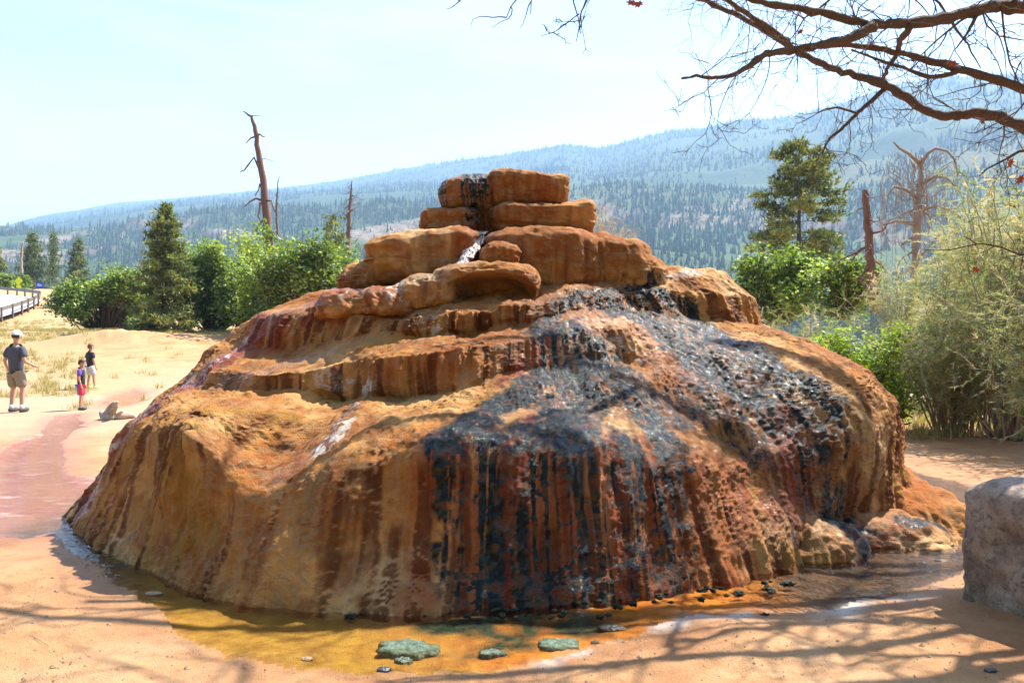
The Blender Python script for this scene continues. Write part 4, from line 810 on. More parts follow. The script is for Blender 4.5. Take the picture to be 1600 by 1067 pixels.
conifer('conifer_tree', base_of(82, 455, 135), 10.4, 1.7, 'slim dark conifer in the middle of the three beyond the guardrail', 403, FIRM, g2, tuft=.42, nb=60, low=.2, shape=.6)
conifer('conifer_tree', base_of(118, 478, 120), 10.6, 3.0, 'wide conifer on the right of the three beyond the guardrail', 404, FIRM, g2, tuft=.45, nb=90, low=.05, shape=.8)
conifer('conifer_tree', base_of(-6, 470, 110), 8.2, 3.4, 'pine cut off by the left picture edge behind the guardrail', 405, PINEM, g2, tuft=.42, nb=70, low=.05)
snag('dead_tree', [at(34, 440, 110), at(33, 410, 110), at(35, 378, 110)], [.25, .2, .1], 'pale bare dead trunk behind the yellow road sign', 406, PALEB, 4, .10)
bush('oak_tree', base_of(165, 521, 50), (6.2, 4.6, 4.6), 'rounded green oak between the dirt bank and tall pine', 411, OAKM, 'tree', leaf=.105, clumps=135, per=150)
bush('shrub', base_of(110, 490, 72), (5.0, 4.0, 3.6), 'grey green bush below the wide conifer on the roadside', 412, OLIVM, leaf=.17, clumps=60, per=60)
bush('shrub', base_of(15, 470, 98), (7.5, 4.0, 4.2), 'green bush behind the road at the left edge', 413, OAKM, leaf=.25, clumps=60, per=50)
bush('oak_tree', base_of(205, 517, 62), (5.0, 4.2, 5.4), 'small green oak against the left side of the tall pine', 414, OAKM, 'tree', leaf=.105, clumps=135, per=150)
bush('oak_tree', base_of(334, 520, 46), (5.2, 4.6, 6.0), 'dense bright green oak just right of the tall pine', 415, OAKM, 'tree', leaf=.105, clumps=135, per=150)
bush('oak_tree', base_of(395, 520, 44), (5.4, 4.2, 6.8), 'green oak at the foot of the leaning snag', 416, OAKM, 'tree', leaf=.105, clumps=135, per=150)
bush('oak_tree', base_of(450, 520, 40), (5.8, 4.2, 5.8), 'loose light green oak right of the leaning snag', 417, OAKM, 'tree', leaf=.105, clumps=135, per=150)
bush('oak_tree', base_of(512, 520, 42), (5.0, 3.8, 5.3), 'thin green oak close beside the mound terraces', 418, OAKM, 'tree', leaf=.105, clumps=135, per=150)
conifer('young_conifer', base_of(425, 520, 47), 6.3, 1.2, 'young pale green conifer in front of the leaning snag', 419, FIRM, tuft=.22, nb=60, low=.1)
conifer('young_conifer', base_of(391, 520, 49), 6.0, .8, 'narrow young conifer left of the leaning snag', 420, FIRM, tuft=.22, nb=45, low=.1)
conifer('young_conifer', base_of(345, 520, 52), 6.2, 1.3, 'pine tip rising behind the dense oak', 422, PINEM, tuft=.26, nb=50, low=.2)
conifer('pine_tree', base_of(524, 520, 64), 10.0, 2.0, 'dark pine crown behind the thin bare dead tree', 421, PINEM, tuft=.34, nb=60, low=.35, open_=.25, shape=.5)
SD = 56
ex = [([at(404,262,SD),at(397,246,SD),at(388,258,SD-.5),at(382,266,SD-.5),at(375,269,SD-.6)],.10), ([at(400,213,SD),at(392,216,SD),at(384,224,SD)],.09), ([at(400,212,SD),at(406,210,SD),at(411,214,SD),at(415,213,SD)],.09), ([at(390,181,SD),at(398,181,SD),at(407,181,SD)],.05), ([at(406,250,SD),at(414,248,SD),at(433,254,SD)],.04),
      ([at(411,314,SD),at(400,310,SD),at(391,315,SD-.6),at(382,323,SD-.8)],.10), ([at(412,316,SD),at(406,318,SD-.4),at(405,330,SD-.5),at(403,338,SD-.5),at(408,348,SD-.5)],.09), ([at(414,313,SD),at(424,314,SD-.5),at(427,325,SD-.6),at(431,333,SD-.6)],.09), ([at(406,288,SD),at(404,297,SD-.3),at(398,307,SD-.4)],.07), ([at(415,340,SD),at(404,352,SD-.6),at(400,362,SD-.6)],.10)]
snag('leaning_snag', [at(421, 400, SD), at(418, 360, SD), at(414, 315, SD), at(409, 270, SD), at(403, 230, SD), at(398, 200, SD), at(393, 184, SD), at(386, 177, SD), at(380, 176, SD)], [.36, .33, .29, .24, .20, .16, .11, .07, .03], 'tall leaning dead pine trunk with broken branches above green trees', 430, DEADR, 10, .035, twigs=1, explicit=ex)
snag('dead_tree', [at(434, 370, 60), at(432, 330, 60), at(434, 285, 60), at(437, 275, 60)], [.12, .09, .04, .02], 'thin bare dead tree just right of the leaning snag', 431, DEADB, 12, .12, twigs=2)
snag('dead_tree', [at(542, 420, 50), at(544, 380, 50), at(546, 330, 50), at(550, 282, 50)], [.22, .18, .12, .03], 'thin dark bare tree beside the dark pine crown', 432, DEADB, 26, .20, twigs=3)
# right side
conifer('ponderosa_pine', base_of(1248, 452, 55), (452-224)/1200*55, 3.9, 'large green ponderosa pine standing alone on the right', 440, PINEM, tuft=.38, nb=105, low=.22, open_=.16, shape=.40, dense=1.35)
bush('oak_shrub', base_of(1225, 505, 30), (4.8, 3.6, 3.7), 'rounded green oak shrub below the ponderosa pine', 441, OAKM, leaf=.10, clumps=110, per=90)
bush('oak_shrub', base_of(1320, 500, 28), (3.8, 3.2, 2.8), 'low green shrub at the foot of the broken stump', 442, OAKM, leaf=.09, clumps=70, per=80)
bush('bright_shrub', base_of(1366, 668, 13.6), (2.1, 1.6, 2.0), 'bright lime green shrub right of the mound', 443, LIMEM, leaf=.038, clumps=120, per=110)
bush('bright_shrub', base_of(1300, 640, 15.5), (1.5, 1.4, 1.55), 'smaller lime green shrub touching the mound edge', 444, LIMEM, leaf=.042, clumps=70, per=90)
snag('broken_stump', [at(1368, 490, 26), at(1362, 420, 26), at(1356, 360, 26), at(1351, 298, 26)], [.18, .15, .13, .11], 'broken reddish dead trunk right of the ponderosa pine', 445, DEADR, 15, .42, twigs=4, droop=-.10, u0=.15)
rw = np.random.RandomState(8)
wex = []
for k in range(90):   # hanging thin twigs of the weeping tree
    a_ = rw.uniform(1375, 1515); t_ = rw.uniform(232, 330); d_ = 24+rw.randn()*.8; ln = rw.uniform(30, 120)
    wex.append(([at(1436+(a_-1436)*.5, t_+14, d_), at(1436+(a_-1436)*.85, t_, d_), at(a_, t_+ln*.3, d_), at(a_+rw.uniform(-6, 6), t_+ln, d_)], .013))
for e in ([(1436,255),(1420,240),(1405,232),(1396,222)], [(1436,262),(1450,240),(1462,232),(1480,236),(1492,250),(1497,275)], [(1437,290),(1460,276),(1480,278),(1500,300)], [(1434,310),(1415,296),(1396,292),(1388,305)], [(1436,330),(1460,322),(1490,330),(1510,350)], [(1430,350),(1400,345),(1380,352)]):
    wex.append(([at(u, v, 24-.01*abs(u-1436)) for u, v in e], .07))
snag('weeping_dead_tree', [at(1425, 520, 24), at(1430, 430, 24), at(1434, 350, 24), at(1437, 290, 24), at(1440, 245, 24)], [.17, .15, .13, .09, .04], 'pale bare dead tree with drooping twigs behind the feathery bushes', 446, PALEB, 24, .25, twigs=5, droop=-.16, explicit=wex)
g3 = 'feathery tamarisk bushes'
feather('tamarisk_bush', base_of(1590, 690, 12.6), (3.6, 3.0, 4.7), 'tallest feathery tan green tamarisk at the right picture edge', 450, TAMM, 95, 24, 40, 'shrub', g3, .10)
feather('tamarisk_bush', base_of(1490, 685, 13.5), (2.7, 2.4, 3.3), 'feathery grey green tamarisk right of the lime shrub', 451, TAMM, 75, 22, 36, 'shrub', g3, .09)
feather('tamarisk_bush', base_of(1700, 720, 10.5), (2.8, 2.6, 3.9), 'feathery tamarisk mostly outside the right edge above the stone block', 452, TAMM, 60, 20, 32, 'shrub', g3, .095)
feather('tamarisk_bush', base_of(1250, 600, 19), (3.2, 2.4, 2.1), 'pale yellowish feathery bush behind the mound shoulder', 453, TAMM, 60, 16, 28, 'shrub', g3, .095)
feather('tamarisk_bush', base_of(1400, 560, 21), (3.6, 2.6, 2.9), 'pale feathery bush below the weeping dead tree', 454, TAMM, 60, 16, 28, 'shrub', g3, .10)
feather('tamarisk_bush', base_of(1545, 560, 19), (3.8, 2.6, 4.3), 'cream blossoming tamarisk rising behind the others on the right', 455, TAMM, 75, 20, 32, 'shrub', g3, .11)
feather('tamarisk_bush', base_of(948, 440, 14.5), (1.3, 1.0, 1.55), 'pink feathery bush peeking out behind the stacked rocks', 456, TAMP, 40, 12, 18, 'shrub', g3, .09)
bush('shrub', base_of(1030, 470, 16), (1.2, 1.0, 1.0), 'small yellow green bush behind the right stacked rocks', 457, LIMEM, leaf=.05, clumps=30, per=60)
# dry grass on the left bank and along the back
def grass_field(name, label, spots, seed, blades=26):
    r = np.random.RandomState(seed); m = MB()
    P = np.array(spots); P = np.repeat(P, blades, 0)+np.column_stack([r.randn(len(spots)*blades, 2)*.10, np.zeros(len(spots)*blades)])
    D = r.randn(len(P), 3)*.32+np.array([0, 0, 1.]); needles(m, P, D, .24, .010, r, np.clip(.55+.25*r.randn(len(P)), 0, 1))
    return tag(m.build(name, GRASM, smooth=False, attr='v'), label, 'grass', kind='stuff')
rg = np.random.RandomState(12)
gx_, gy_ = rg.uniform(-44, -5, 9000), rg.uniform(18, 62, 9000)
f_ = fbm(gx_*.22, gy_*.3, 0., 4, 86)+.25*sstep(-4, -20, gx_)*sstep(16, 30, gy_)
k_ = (np.abs(gx_/gy_) < .72) & ((gx_/gy_ < -.55) | (gy_ > 38.5) | (rg.rand(9000) < .06)) & ((f_ > .22) | (rg.rand(9000) < .9*np.exp(-((gy_-40)/2.2)**2)*(gx_ > -17)) | ((gx_ < -22) & (gy_ > 32)))
sp = np.column_stack([gx_[k_], gy_[k_], ground_z(gx_[k_], gy_[k_])-.02])[:1900]
grass_field('dry_grass', 'dry yellow grass on the bank and dirt flat at left', sp, 13)
sp = []
while len(sp) < 500:
    gx_, gy_ = rg.uniform(4.5, 14), rg.uniform(12.6, 20)
    sp.append((gx_, gy_, gz_at(gx_, gy_)-.02))
grass_field('dry_grass', 'dry grass under the feathery bushes on the right', sp, 14)

# ------------------------------------------------------------------ the bare oak reaching in from the right, its limbs shading the foreground
OAKB = simple('oak_bark', (.105, .066, .046), .95, .45, 9, .02, 40)
oak = tag(empty('bare_oak_tree', (6.9, 6.6, 0)), 'bare dark oak branches reaching in from the top right', 'tree'); OINV = Matrix.Translation((-6.9, -6.6, 0))
def on_oak(o): o.parent = oak; o.matrix_parent_inverse = OINV; return o
ro = np.random.RandomState(77)
def smooth_path(P, n):
    P = np.array(P, float); q = np.linspace(0, len(P)-1, n); L = np.stack([np.interp(q, np.arange(len(P)), P[:, i]) for i in range(3)], 1)
    for _ in range(2): L[1:-1] = .25*L[:-2]+.5*L[1:-1]+.25*L[2:]
    return L
twm = MB()
def twig(p, d, ln, r0, depth=0):
    L = wander(p, d, ln, 6, ro, .24, .01); twm.tube(L, np.linspace(r0, max(r0*.35, .0016), 7), 5 if r0 > .006 else 4, False)
    if depth < 2:
        for k in range(ro.randint(2, 5) if depth == 0 else ro.randint(1, 4)):
            i = ro.randint(1, 7); dd = L[i]-L[i-1]; dd = dd/np.linalg.norm(dd)+ro.randn(3)*.65; twig(L[i], dd, ln*ro.uniform(.35, .65), max(r0*.55, .0018), depth+1)
def limb(pix, d0, d1, r0, r1, ntw=14, tl=.55, start=None, name='limb'):
    n = len(pix); P = [np.array(at(u, v, d0+(d1-d0)*i/(n-1))) for i, (u, v) in enumerate(pix)]
    if start is not None: P = list(start)+P
    L = smooth_path(P, max(12, n*4)); L[1:-1] += ro.randn(len(L)-2, 3)*r1*.35
    m = MB(); R_ = np.linspace(r0, r1, len(L))*(1+.10*ro.randn(len(L))); m.tube(L, R_, 9); on_oak(m.build(name, OAKB))
    for k in range(ntw):
        i = ro.randint(2, len(L)-1); dd = L[i]-L[i-1]; dd /= np.linalg.norm(dd); dd = dd*.5+ro.randn(3)*np.array([.7, .5, .75]); twig(L[i], dd, tl*ro.uniform(.4, 1.3), max(.004, R_[i]*.16))
    return L
T0 = np.array([6.9, 6.6, 0]); TK = smooth_path([T0+(0, 0, -.3), T0+(0, 0, .9), T0+(-.1, 0, 2.0), T0+(-.2, .1, 2.9), T0+(-.1, -.1, 3.9), T0+(.1, 0, 5.4)], 26)
m = MB(); m.tube(TK, np.linspace(.30, .15, 26), 14); on_oak(m.build('trunk', OAKB))
tk = lambda z: TK[np.argmin(np.abs(TK[:, 2]-z))]
limb([(1640,222),(1600,200),(1560,181),(1530,176),(1500,181),(1470,183),(1440,170),(1410,151),(1385,132),(1340,120),(1310,110),(1280,98),(1250,85),(1230,70),(1200,50),(1160,28),(1120,10),(1080,-8),(1000,-40)], 6.9, 7.6, .058, .019, 26, .8, [tk(2.4), tk(2.4)*.5+np.array(at(1640, 222, 6.9))*.5])
limb([(1640,5),(1600,14),(1560,10),(1530,13),(1480,30),(1430,37),(1390,39),(1365,41),(1330,31),(1290,22),(1240,13),(1200,7),(1160,-6),(1080,-30),(960,-60)], 5.6, 5.2, .054, .015, 22, .55, [tk(3.2), tk(3.2)*.5+np.array(at(1640, 5, 5.6))*.5])
limb([(1365,42),(1330,60),(1300,68),(1270,73),(1240,79),(1210,82),(1190,86),(1170,105),(1140,119),(1115,122),(1090,118),(1065,123)], 5.35, 5.0, .036, .007, 20, .45)
limb([(1640,156),(1600,140),(1560,126),(1500,108),(1460,97),(1420,86),(1380,78),(1340,72),(1300,72),(1265,76)], 6.2, 6.0, .046, .014, 18, .55, [tk(2.8), tk(2.8)*.5+np.array(at(1640, 156, 6.2))*.5])
limb([(1502,108),(1480,118),(1450,122),(1415,108),(1375,95),(1330,78)], 6.1, 6.1, .022, .007, 8, .4)
limb([(1385,136),(1365,155),(1345,172),(1330,187),(1312,205),(1298,214),(1290,226),(1285,242)], 7.25, 6.9, .024, .006, 10, .5)
limb([(1340,178),(1310,168),(1290,170),(1262,186)], 7.1, 6.9, .012, .004, 6, .4)
limb([(1425,40),(1407,63),(1404,80),(1386,108),(1380,128)], 5.4, 6.8, .024, .014, 5, .4)
limb([(1100,-30),(1134,0),(1180,31),(1222,60),(1238,76)], 6.6, 7.4, .018, .03, 8, .5)
limb([(1526,22),(1516,45),(1505,60),(1495,75)], 5.5, 5.4, .014, .005, 3, .25)
limb([(1565,12),(1570,60),(1578,100),(1593,130),(1597,172)], 5.5, 5.6, .008, .003, 4, .3)
limb([(1640,262),(1600,232),(1570,250),(1545,262),(1530,275)], 5.8, 5.6, .014, .004, 5, .35)
limb([(1640,205),(1600,196),(1555,190)], 4.6, 4.7, .010, .003, 3, .3)
limb([(1650,395),(1600,400),(1560,385),(1530,380),(1480,392),(1440,390)], 5.2, 5.4, .009, .002, 5, .25)
limb([(950,-50),(925,-20),(915,5),(907,22),(905,45),(900,66)], 4.9, 4.7, .009, .002, 4, .15)
limb([(905,22),(888,35),(868,50),(845,57)], 4.75, 4.7, .004, .0018, 3, .15)
# higher limbs over the foreground, above the frame
def free_limb(P, r0, r1, ntw, tl):
    L = smooth_path(P, 22); L[1:-1] += ro.randn(20, 3)*.03; m = MB(); m.tube(L, np.linspace(r0, r1, 22), 8); on_oak(m.build('limb', OAKB))
    for k in range(ntw):
        i = ro.randint(5, 21); dd = L[i]-L[i-1]; dd /= np.linalg.norm(dd); twig(L[i], dd*.7+ro.randn(3)*np.array([.7, .7, .2]), tl*ro.uniform(.5, 1.2), .022)
free_limb([tk(3.4), (5.9, 5.9, 4.2), (4.6, 5.5, 4.6), (3.2, 5.3, 4.8), (1.8, 5.2, 5.0), (.6, 5.3, 5.1)], .11, .045, 6, 1.2)
free_limb([tk(3.0), (6.0, 5.6, 3.7), (5.0, 4.9, 4.0), (4.2, 4.5, 4.3), (3.0, 4.3, 4.4), (2.0, 4.4, 4.5)], .10, .04, 6, 1.1)
free_limb([tk(3.8), (6.4, 5.9, 4.9), (5.2, 5.6, 5.6), (3.9, 5.7, 6.1), (2.3, 5.9, 6.4), (.9, 6.0, 6.3), (-.3, 6.1, 6.2)], .11, .05, 6, 1.2)
free_limb([tk(2.7), (6.2, 5.2, 3.2), (5.4, 4.6, 3.6), (4.6, 4.1, 3.8), (3.8, 3.8, 3.9)], .08, .035, 6, .9)
free_limb([tk(3.0), (6.2, 6.1, 3.6), (5.2, 5.9, 3.9), (4.4, 5.4, 3.95), (3.7, 4.9, 4.0)], .08, .035, 6, .9)
free_limb([tk(3.4), (5.6, 5.2, 4.3), (4.0, 4.7, 4.9), (2.4, 4.5, 5.2), (.9, 4.4, 5.2), (-.4, 4.5, 5.3)], .10, .045, 7, 1.2)
for k in range(3):
    b_ = np.array([ro.uniform(2.6, 5.4), ro.uniform(4.3, 6.2), 0]); b_[2] = max(3.7, 1.72+.46*b_[1])+ro.uniform(.1, .9); e_ = b_+np.array([ro.uniform(-2.4, -1.0), ro.uniform(-.9, .5), 0]); e_[2] = max(b_[2], 1.75+.46*e_[1])+ro.uniform(.1, .5)
    free_limb([tk(3.2+.1*k), (tk(3.2+.1*k)+b_)/2+np.array([0, -.2, .4]), b_, (b_+e_)/2+np.array([0, 0, .1]), e_], .075, .036, 3, .9)
free_limb([tk(3.6), (5.8, 6.7, 4.6), (4.2, 6.6, 5.0), (2.4, 6.7, 5.1), (.9, 6.5, 5.1), (-.6, 6.7, 5.2)], .10, .03, 14, 1.2)
free_limb([tk(3.9), (6.0, 7.0, 4.9), (4.7, 7.0, 5.2), (3.1, 6.9, 5.4), (1.8, 7.2, 5.5), (.3, 7.0, 5.5)], .10, .035, 14, 1.2)
free_limb([tk(3.2), (6.0, 6.4, 4.2), (5.2, 6.3, 4.7), (4.4, 6.5, 5.0), (3.6, 6.2, 5.1)], .08, .035, 10, 1.0)
free_limb([tk(4.2), (7.4, 7.4, 5.2), (6.8, 8.0, 6.0), (5.8, 8.6, 6.6), (4.6, 9.0, 6.9)], .10, .05, 6, 1.2)
tag(on_oak(twm.build('twigs', OAKB)), kind='stuff')
# a few russet oak leaves still hanging
RUST = simple('dry_russet_leaf', (.36, .085, .03), .7, .3, 20)
def oak_leaf(p, s, seed):
    r = np.random.RandomState(seed); k = 14; a = np.linspace(0, 2*math.pi, k, endpoint=False); rad = s*(.55+.45*np.abs(np.cos(a*3.5)))*np.array([1.]*k)
    u = np.column_stack([rad*np.cos(a)*1.3, s*.1*np.sin(a*2), rad*np.sin(a)*.75]); q = np.array(Matrix.Rotation(r.rand()*6, 3, 'Y')@Matrix.Rotation(r.rand()-.5, 3, 'X')); m = MB()
    m.add(np.vstack([u@q.T, [[0, .01, 0]]])+np.array(p), None, [(i, (i+1) % k, k) for i in range(k)]); on_oak(m.build('leaf', RUST, smooth=False))
for k, (u, v, d_, s) in enumerate([(1490, 100, 5.9, .05), (1345, 121, 7.3, .035), (1250, 50, 6.0, .03), (988, 5, 4.8, .035), (998, 7, 4.8, .03), (1535, 190, 6.8, .03), (1594, 281, 5.6, .04), (1525, 421, 5.3, .03), (1578, 256, 5.6, .045)]): oak_leaf(at(u, v, d_), s, k)

# ------------------------------------------------------------------ cut stone block at the right edge
def stone_block():
    t = NT('lichen_stone'); p = t.pos(); n = t.noise(5, 6, .65, p); n2 = t.noise(22, 5, .7, p)
    col = t.ramp(n, [(.32, (.18, .115, .08)), (.5, (.35, .24, .17)), (.68, (.46, .34, .25))])
    col = t.mix(t.rng(n2, .50, .64, 0, .75), col, (.085, .075, .068)); col = t.mix(t.rng(t.noise(9, 4, .6, p), .58, .70, 0, .8), col, (.42, .33, .25))
    t.pbr(col, .93, t.bump(t.noise(45, 5, .7, p), .02, .9)); return t.m
A0 = np.array([2.78, 4.82]); U = np.array([.30, -.954]); Vv = np.array([.954, .30])
d = CSV; ex_ = 14.; V = d*((np.abs(d)**ex_).sum(1)**(-1/ex_))[:, None]
Lx, Ly, Lz = 1.15, 1.2, .80
loc = np.column_stack([(V[:, 0]+1)/2, (V[:, 1]+1)/2, (V[:, 2]+1)/2*Lz-.08])
sx_ = 1+.04*(loc[:, 2]-.4)
P = np.column_stack([A0[0]+U[0]*loc[:, 0]*Lx+Vv[0]*loc[:, 1]*Ly, A0[1]+U[1]*loc[:, 0]*Lx+Vv[1]*loc[:, 1]*Ly, loc[:, 2]])
P[:, 2] += (loc[:, 2] > .3)*(.05*(loc[:, 1]-.2)+.02*loc[:, 0])
nn = vnorm(P, CSQ); nn = nn if ((P-P.mean(0))*nn).sum() > 0 else -nn
P = P+nn*(.075*fbm(P[:, 0]*3, P[:, 1]*3, P[:, 2]*3, 4, 501)+.012*fbm(P[:, 0]*14, P[:, 1]*14, P[:, 2]*14, 4, 502))[:, None]
b = obj('stone_block', mesh_np('stone_block', P, CSQ, None, True, None, [stone_block()])); tag(b, 'weathered grey cut stone block at the right edge beside the stream', 'stone block')

# ------------------------------------------------------------------ small things on the ground and in the pool
SCUM = None
def scum_mat():
    t = NT('grey_green_algae_mat'); p = t.pos(); t.pbr(t.ramp(t.noise(40, 4, .7, p), [(.3, (.03, .055, .03)), (.5, (.085, .13, .08)), (.75, (.20, .25, .18))]), .35, t.bump(t.noise(80, 4, .7, p), .012)); return t.m
SCUM = scum_mat()
def algae_mat(px, py, w_, h_, label, seed):
    y_ = 1920/(py-533.5); x_ = (px-800)/1200*y_; n = 40; a = np.linspace(0, 2*math.pi, n, endpoint=False); rg_ = np.linspace(0, 1, 9); V = []
    for q in rg_:
        rr = q*(1+.35*fbm(np.cos(a)*1.6, np.sin(a)*1.6, seed*1., 3, seed)+.12*vnoise(np.cos(a)*7, np.sin(a)*7, 0., seed))
        zz = .004*(1-q**4)+.008*vnoise(rr*np.cos(a)*6, rr*np.sin(a)*6, seed*1., seed+1)*(1-q**6)-.004*q**8
        V.append(np.column_stack([rr*np.cos(a)*w_, rr*np.sin(a)*h_, zz]))
    V.append(V[-1]*np.array([1.02, 1.02, 0])-np.array([0, 0, .035]))
    o = obj('algae_mat', mesh_np('algae_mat', np.concatenate(V), grid_faces(10, n, True), None, True, None, [SCUM]), None, (x_, y_, -.019)); return tag(o, label, 'algae', 'floating algae mats')
algae_mat(634, 1003, .15, .10, 'largest grey green algae mat floating in the yellow pool', 1)
algae_mat(872, 998, .115, .075, 'grey algae mat floating in the orange part of the pool', 2)
algae_mat(630, 1024, .05, .03, 'tiny algae scrap just below the largest mat', 3)
algae_mat(770, 1012, .07, .035, 'small pale algae scrap between the two larger mats', 4)
DARKR = simple('dark_wet_stone', (.05, .045, .04), .3, .4, 20, .01, 60); TANR = simple('tan_stone', (.30, .19, .11), .8, .4, 20, .01, 60)
def pebble(px, py, s, label, seed, mat, cat='stone', flat=.55, name='stone', lift=0., stretch=1.3):
    y_ = 1920/(py-533.5); x_ = (px-800)/1200*y_; d_, q_ = CSV6, CSQ6; r = 1+.28*fbm(d_[:, 0]*1.6, d_[:, 1]*1.6, d_[:, 2]*1.6+seed, 3, seed)
    V = d_*r[:, None]*np.array([s*stretch, s, s*flat]); return tag(obj(name, mesh_np(name, V, q_, None, True, None, [mat]), None, (x_, y_, gz_near(x_, y_)+s*flat*.35+lift)), label, cat)
CSV6, CSQ6 = cube_sphere(8)
GZT = gz.reshape(len(rings), len(azs))
def gz_near(px_, py_):
    i = int(np.argmin(np.abs(rings-math.hypot(px_, py_)))); j = int(np.argmin(np.abs(azs-math.degrees(math.atan2(px_, py_))))); return float(GZT[i, j])
pebble(600, 1041, .028, 'small dark stone at the pool edge below the largest algae mat', 5, DARKR)
pebble(955, 972, .045, 'dark wet lump in the orange pool near the mound foot', 6, DARKR, flat=.4, stretch=1.8)
pebble(930, 995, .018, 'dark pebble right of the grey algae mat', 7, DARKR)
pebble(480, 1023, .022, 'reddish pebble in the shallow yellow pool', 8, TANR)
pebble(1475, 812, .06, 'flat brown stone in the stream left of the block', 9, TANR, flat=.3, stretch=1.8)
pebble(1440, 868, .035, 'dark stone in the blue stream near the block', 10, DARKR, flat=.3, stretch=2.)
pebble(1470, 866, .03, 'small dark stone right in the stream beside another', 11, DARKR, flat=.35, stretch=1.6)
pebble(1440, 713, .05, 'red brown stone on the wet flat right of the mound', 12, TANR)
pebble(1548, 1060, .022, 'dark reddish pebble on the sand at bottom right', 13, DARKR)
pebble(240, 922, .03, 'small brown pebble on the left shore of the pool', 14, TANR, stretch=2.)
rc = np.random.RandomState(44); cl = MB()
for k in range(75):
    y_ = rc.uniform(4.5, 4.76); x_ = rc.normal(-.1, .36) if k < 45 else rc.uniform(.5, 1.9); s_ = rc.uniform(.006, .022)
    if k >= 45: y_ = 4.62+.28*x_+rc.normal(0, .08)
    r_ = 1+.8*fbm(CSV6[:, 0]*2.4, CSV6[:, 1]*2.4, CSV6[:, 2]*2.4+k, 3, 600+k); cl.add(CSV6*r_[:, None]*np.array([s_*rc.uniform(1., 2.0), s_, s_*.8])+np.array([x_, y_, -.016]), CSQ6)
def clump_mat():
    t = NT('black_green_algae'); p = t.pos(); t.pbr(t.ramp(t.noise(30, 4, .7, p), [(.35, (.006, .008, .007)), (.55, (.03, .05, .022)), (.7, (.20, .07, .012))]), .45, t.bump(t.noise(70, 3, .7, p), .03), Specular_IOR_Level=.25); return t.m
tag(cl.build('algae_clumps', clump_mat()), 'black and green algae clumps in the pool along the mound foot', 'algae', kind='stuff')
rp = np.random.RandomState(31); gm = MB(); sm_ = MB()
gp_ = np.column_stack([rp.uniform(-3.6, 4.2, 3800), rp.uniform(2.9, 7.2, 3800)]); gp_ = gp_[(np.abs(gp_[:, 0]/gp_[:, 1]) < .72) & (pool_mask(gp_) > .02)]
for x_, y_ in gp_:
    s = rp.uniform(.003, .009)*(1 if rp.rand() < .93 else 2.2); zz = gz_near(x_, y_); V = np.array([(1, 0, 0), (0, 1, 0), (-1, 0, 0), (0, -1, 0), (0, 0, .7), (0, 0, -.5)])*s*rp.uniform(.6, 1.3, (6, 1))
    gm.add(V+np.array([x_, y_, zz+s*.2]), None, [(0, 1, 4), (1, 2, 4), (2, 3, 4), (3, 0, 4), (1, 0, 5), (2, 1, 5), (3, 2, 5), (0, 3, 5)])
for k in range(60):
    x_, y_ = rp.uniform(-3, 4.2), rp.uniform(3, 6.4)
    if float(pool_mask(np.array([[x_, y_]]))[0]) < .03 or (x_ < 1 and rp.rand() < .6): continue
    a_ = rp.rand()*3.14; ln = rp.uniform(.03, .12); zz = gz_near(x_, y_)+.006; q = np.array([math.cos(a_), math.sin(a_), 0])*ln
    sm_.tube([np.array([x_, y_, zz])-q, np.array([x_, y_, zz+.004])+rp.randn(3)*.004, np.array([x_, y_, zz])+q], [.0014, .0016, .001], 4)
tag(gm.build('gravel', TANR, smooth=False), 'fine gravel scattered over the sandy foreground', 'gravel', kind='stuff')
tag(sm_.build('twig_litter', DEADB), 'thin twigs littering the sand near the block', 'twigs', kind='stuff')
# driftwood stump left of the mound
rk = np.random.RandomState(5); dw = MB(); D0 = np.array(at(172, 655, 15.6)); D0[2] = gz_at(D0[0], D0[1])
for k in range(7):
    a_ = rk.uniform(-.6, 3.4); L = wander((rk.uniform(-.15, .15), 0, .05), (math.cos(a_), rk.randn()*.4, abs(math.sin(a_))*.8+.1), rk.uniform(.3, .6), 6, rk, .25); dw.tube(L, np.linspace(.10, .03, 7)*rk.uniform(.7, 1.2), 7)
tag(dw.build('driftwood_stump', simple('bleached_wood', (.36, .27, .21), .9, .55, 5, .02, 30), loc=tuple(D0)), 'bleached twisted driftwood stump left of the mound', 'stump')

# ------------------------------------------------------------------ three people on the dirt flat
def skin_mesh(name, nodes, edges, mat, parent, sub=2):
    """continuous skinned surface grown over a joint graph: nodes {id: (x, y, z, rx, ry)}"""
    ids = list(nodes); me = bpy.data.meshes.new(name); me.from_pydata([nodes[i][:3] for i in ids], [(ids.index(a), ids.index(b)) for a, b in edges], [])
    o = bpy.data.objects.new(name, me); C.objects.link(o); sk_ = o.modifiers.new('skin', 'SKIN'); sk_.use_smooth_shade = True; sk_.branch_smoothing = .6
    for k, i in enumerate(ids):
        v = me.skin_vertices[0].data[k]; v.radius = nodes[i][3:5]; v.use_root = (k == 0)
    ss = o.modifiers.new('sub', 'SUBSURF'); ss.levels = ss.render_levels = sub
    dg = bpy.context.evaluated_depsgraph_get(); ev = bpy.data.meshes.new_from_object(o.evaluated_get(dg)); ev.name = name
    bpy.data.objects.remove(o); ev.materials.clear(); ev.materials.append(mat)
    for p in ev.polygons: p.use_smooth = True
    return obj(name, ev, parent)
SKINM = simple('skin', (.50, .27, .18), .55, .08, 12)
def ball(c, r, n=10):
    V, Q = cube_sphere(n); return V*np.array(r)+np.array(c), Q
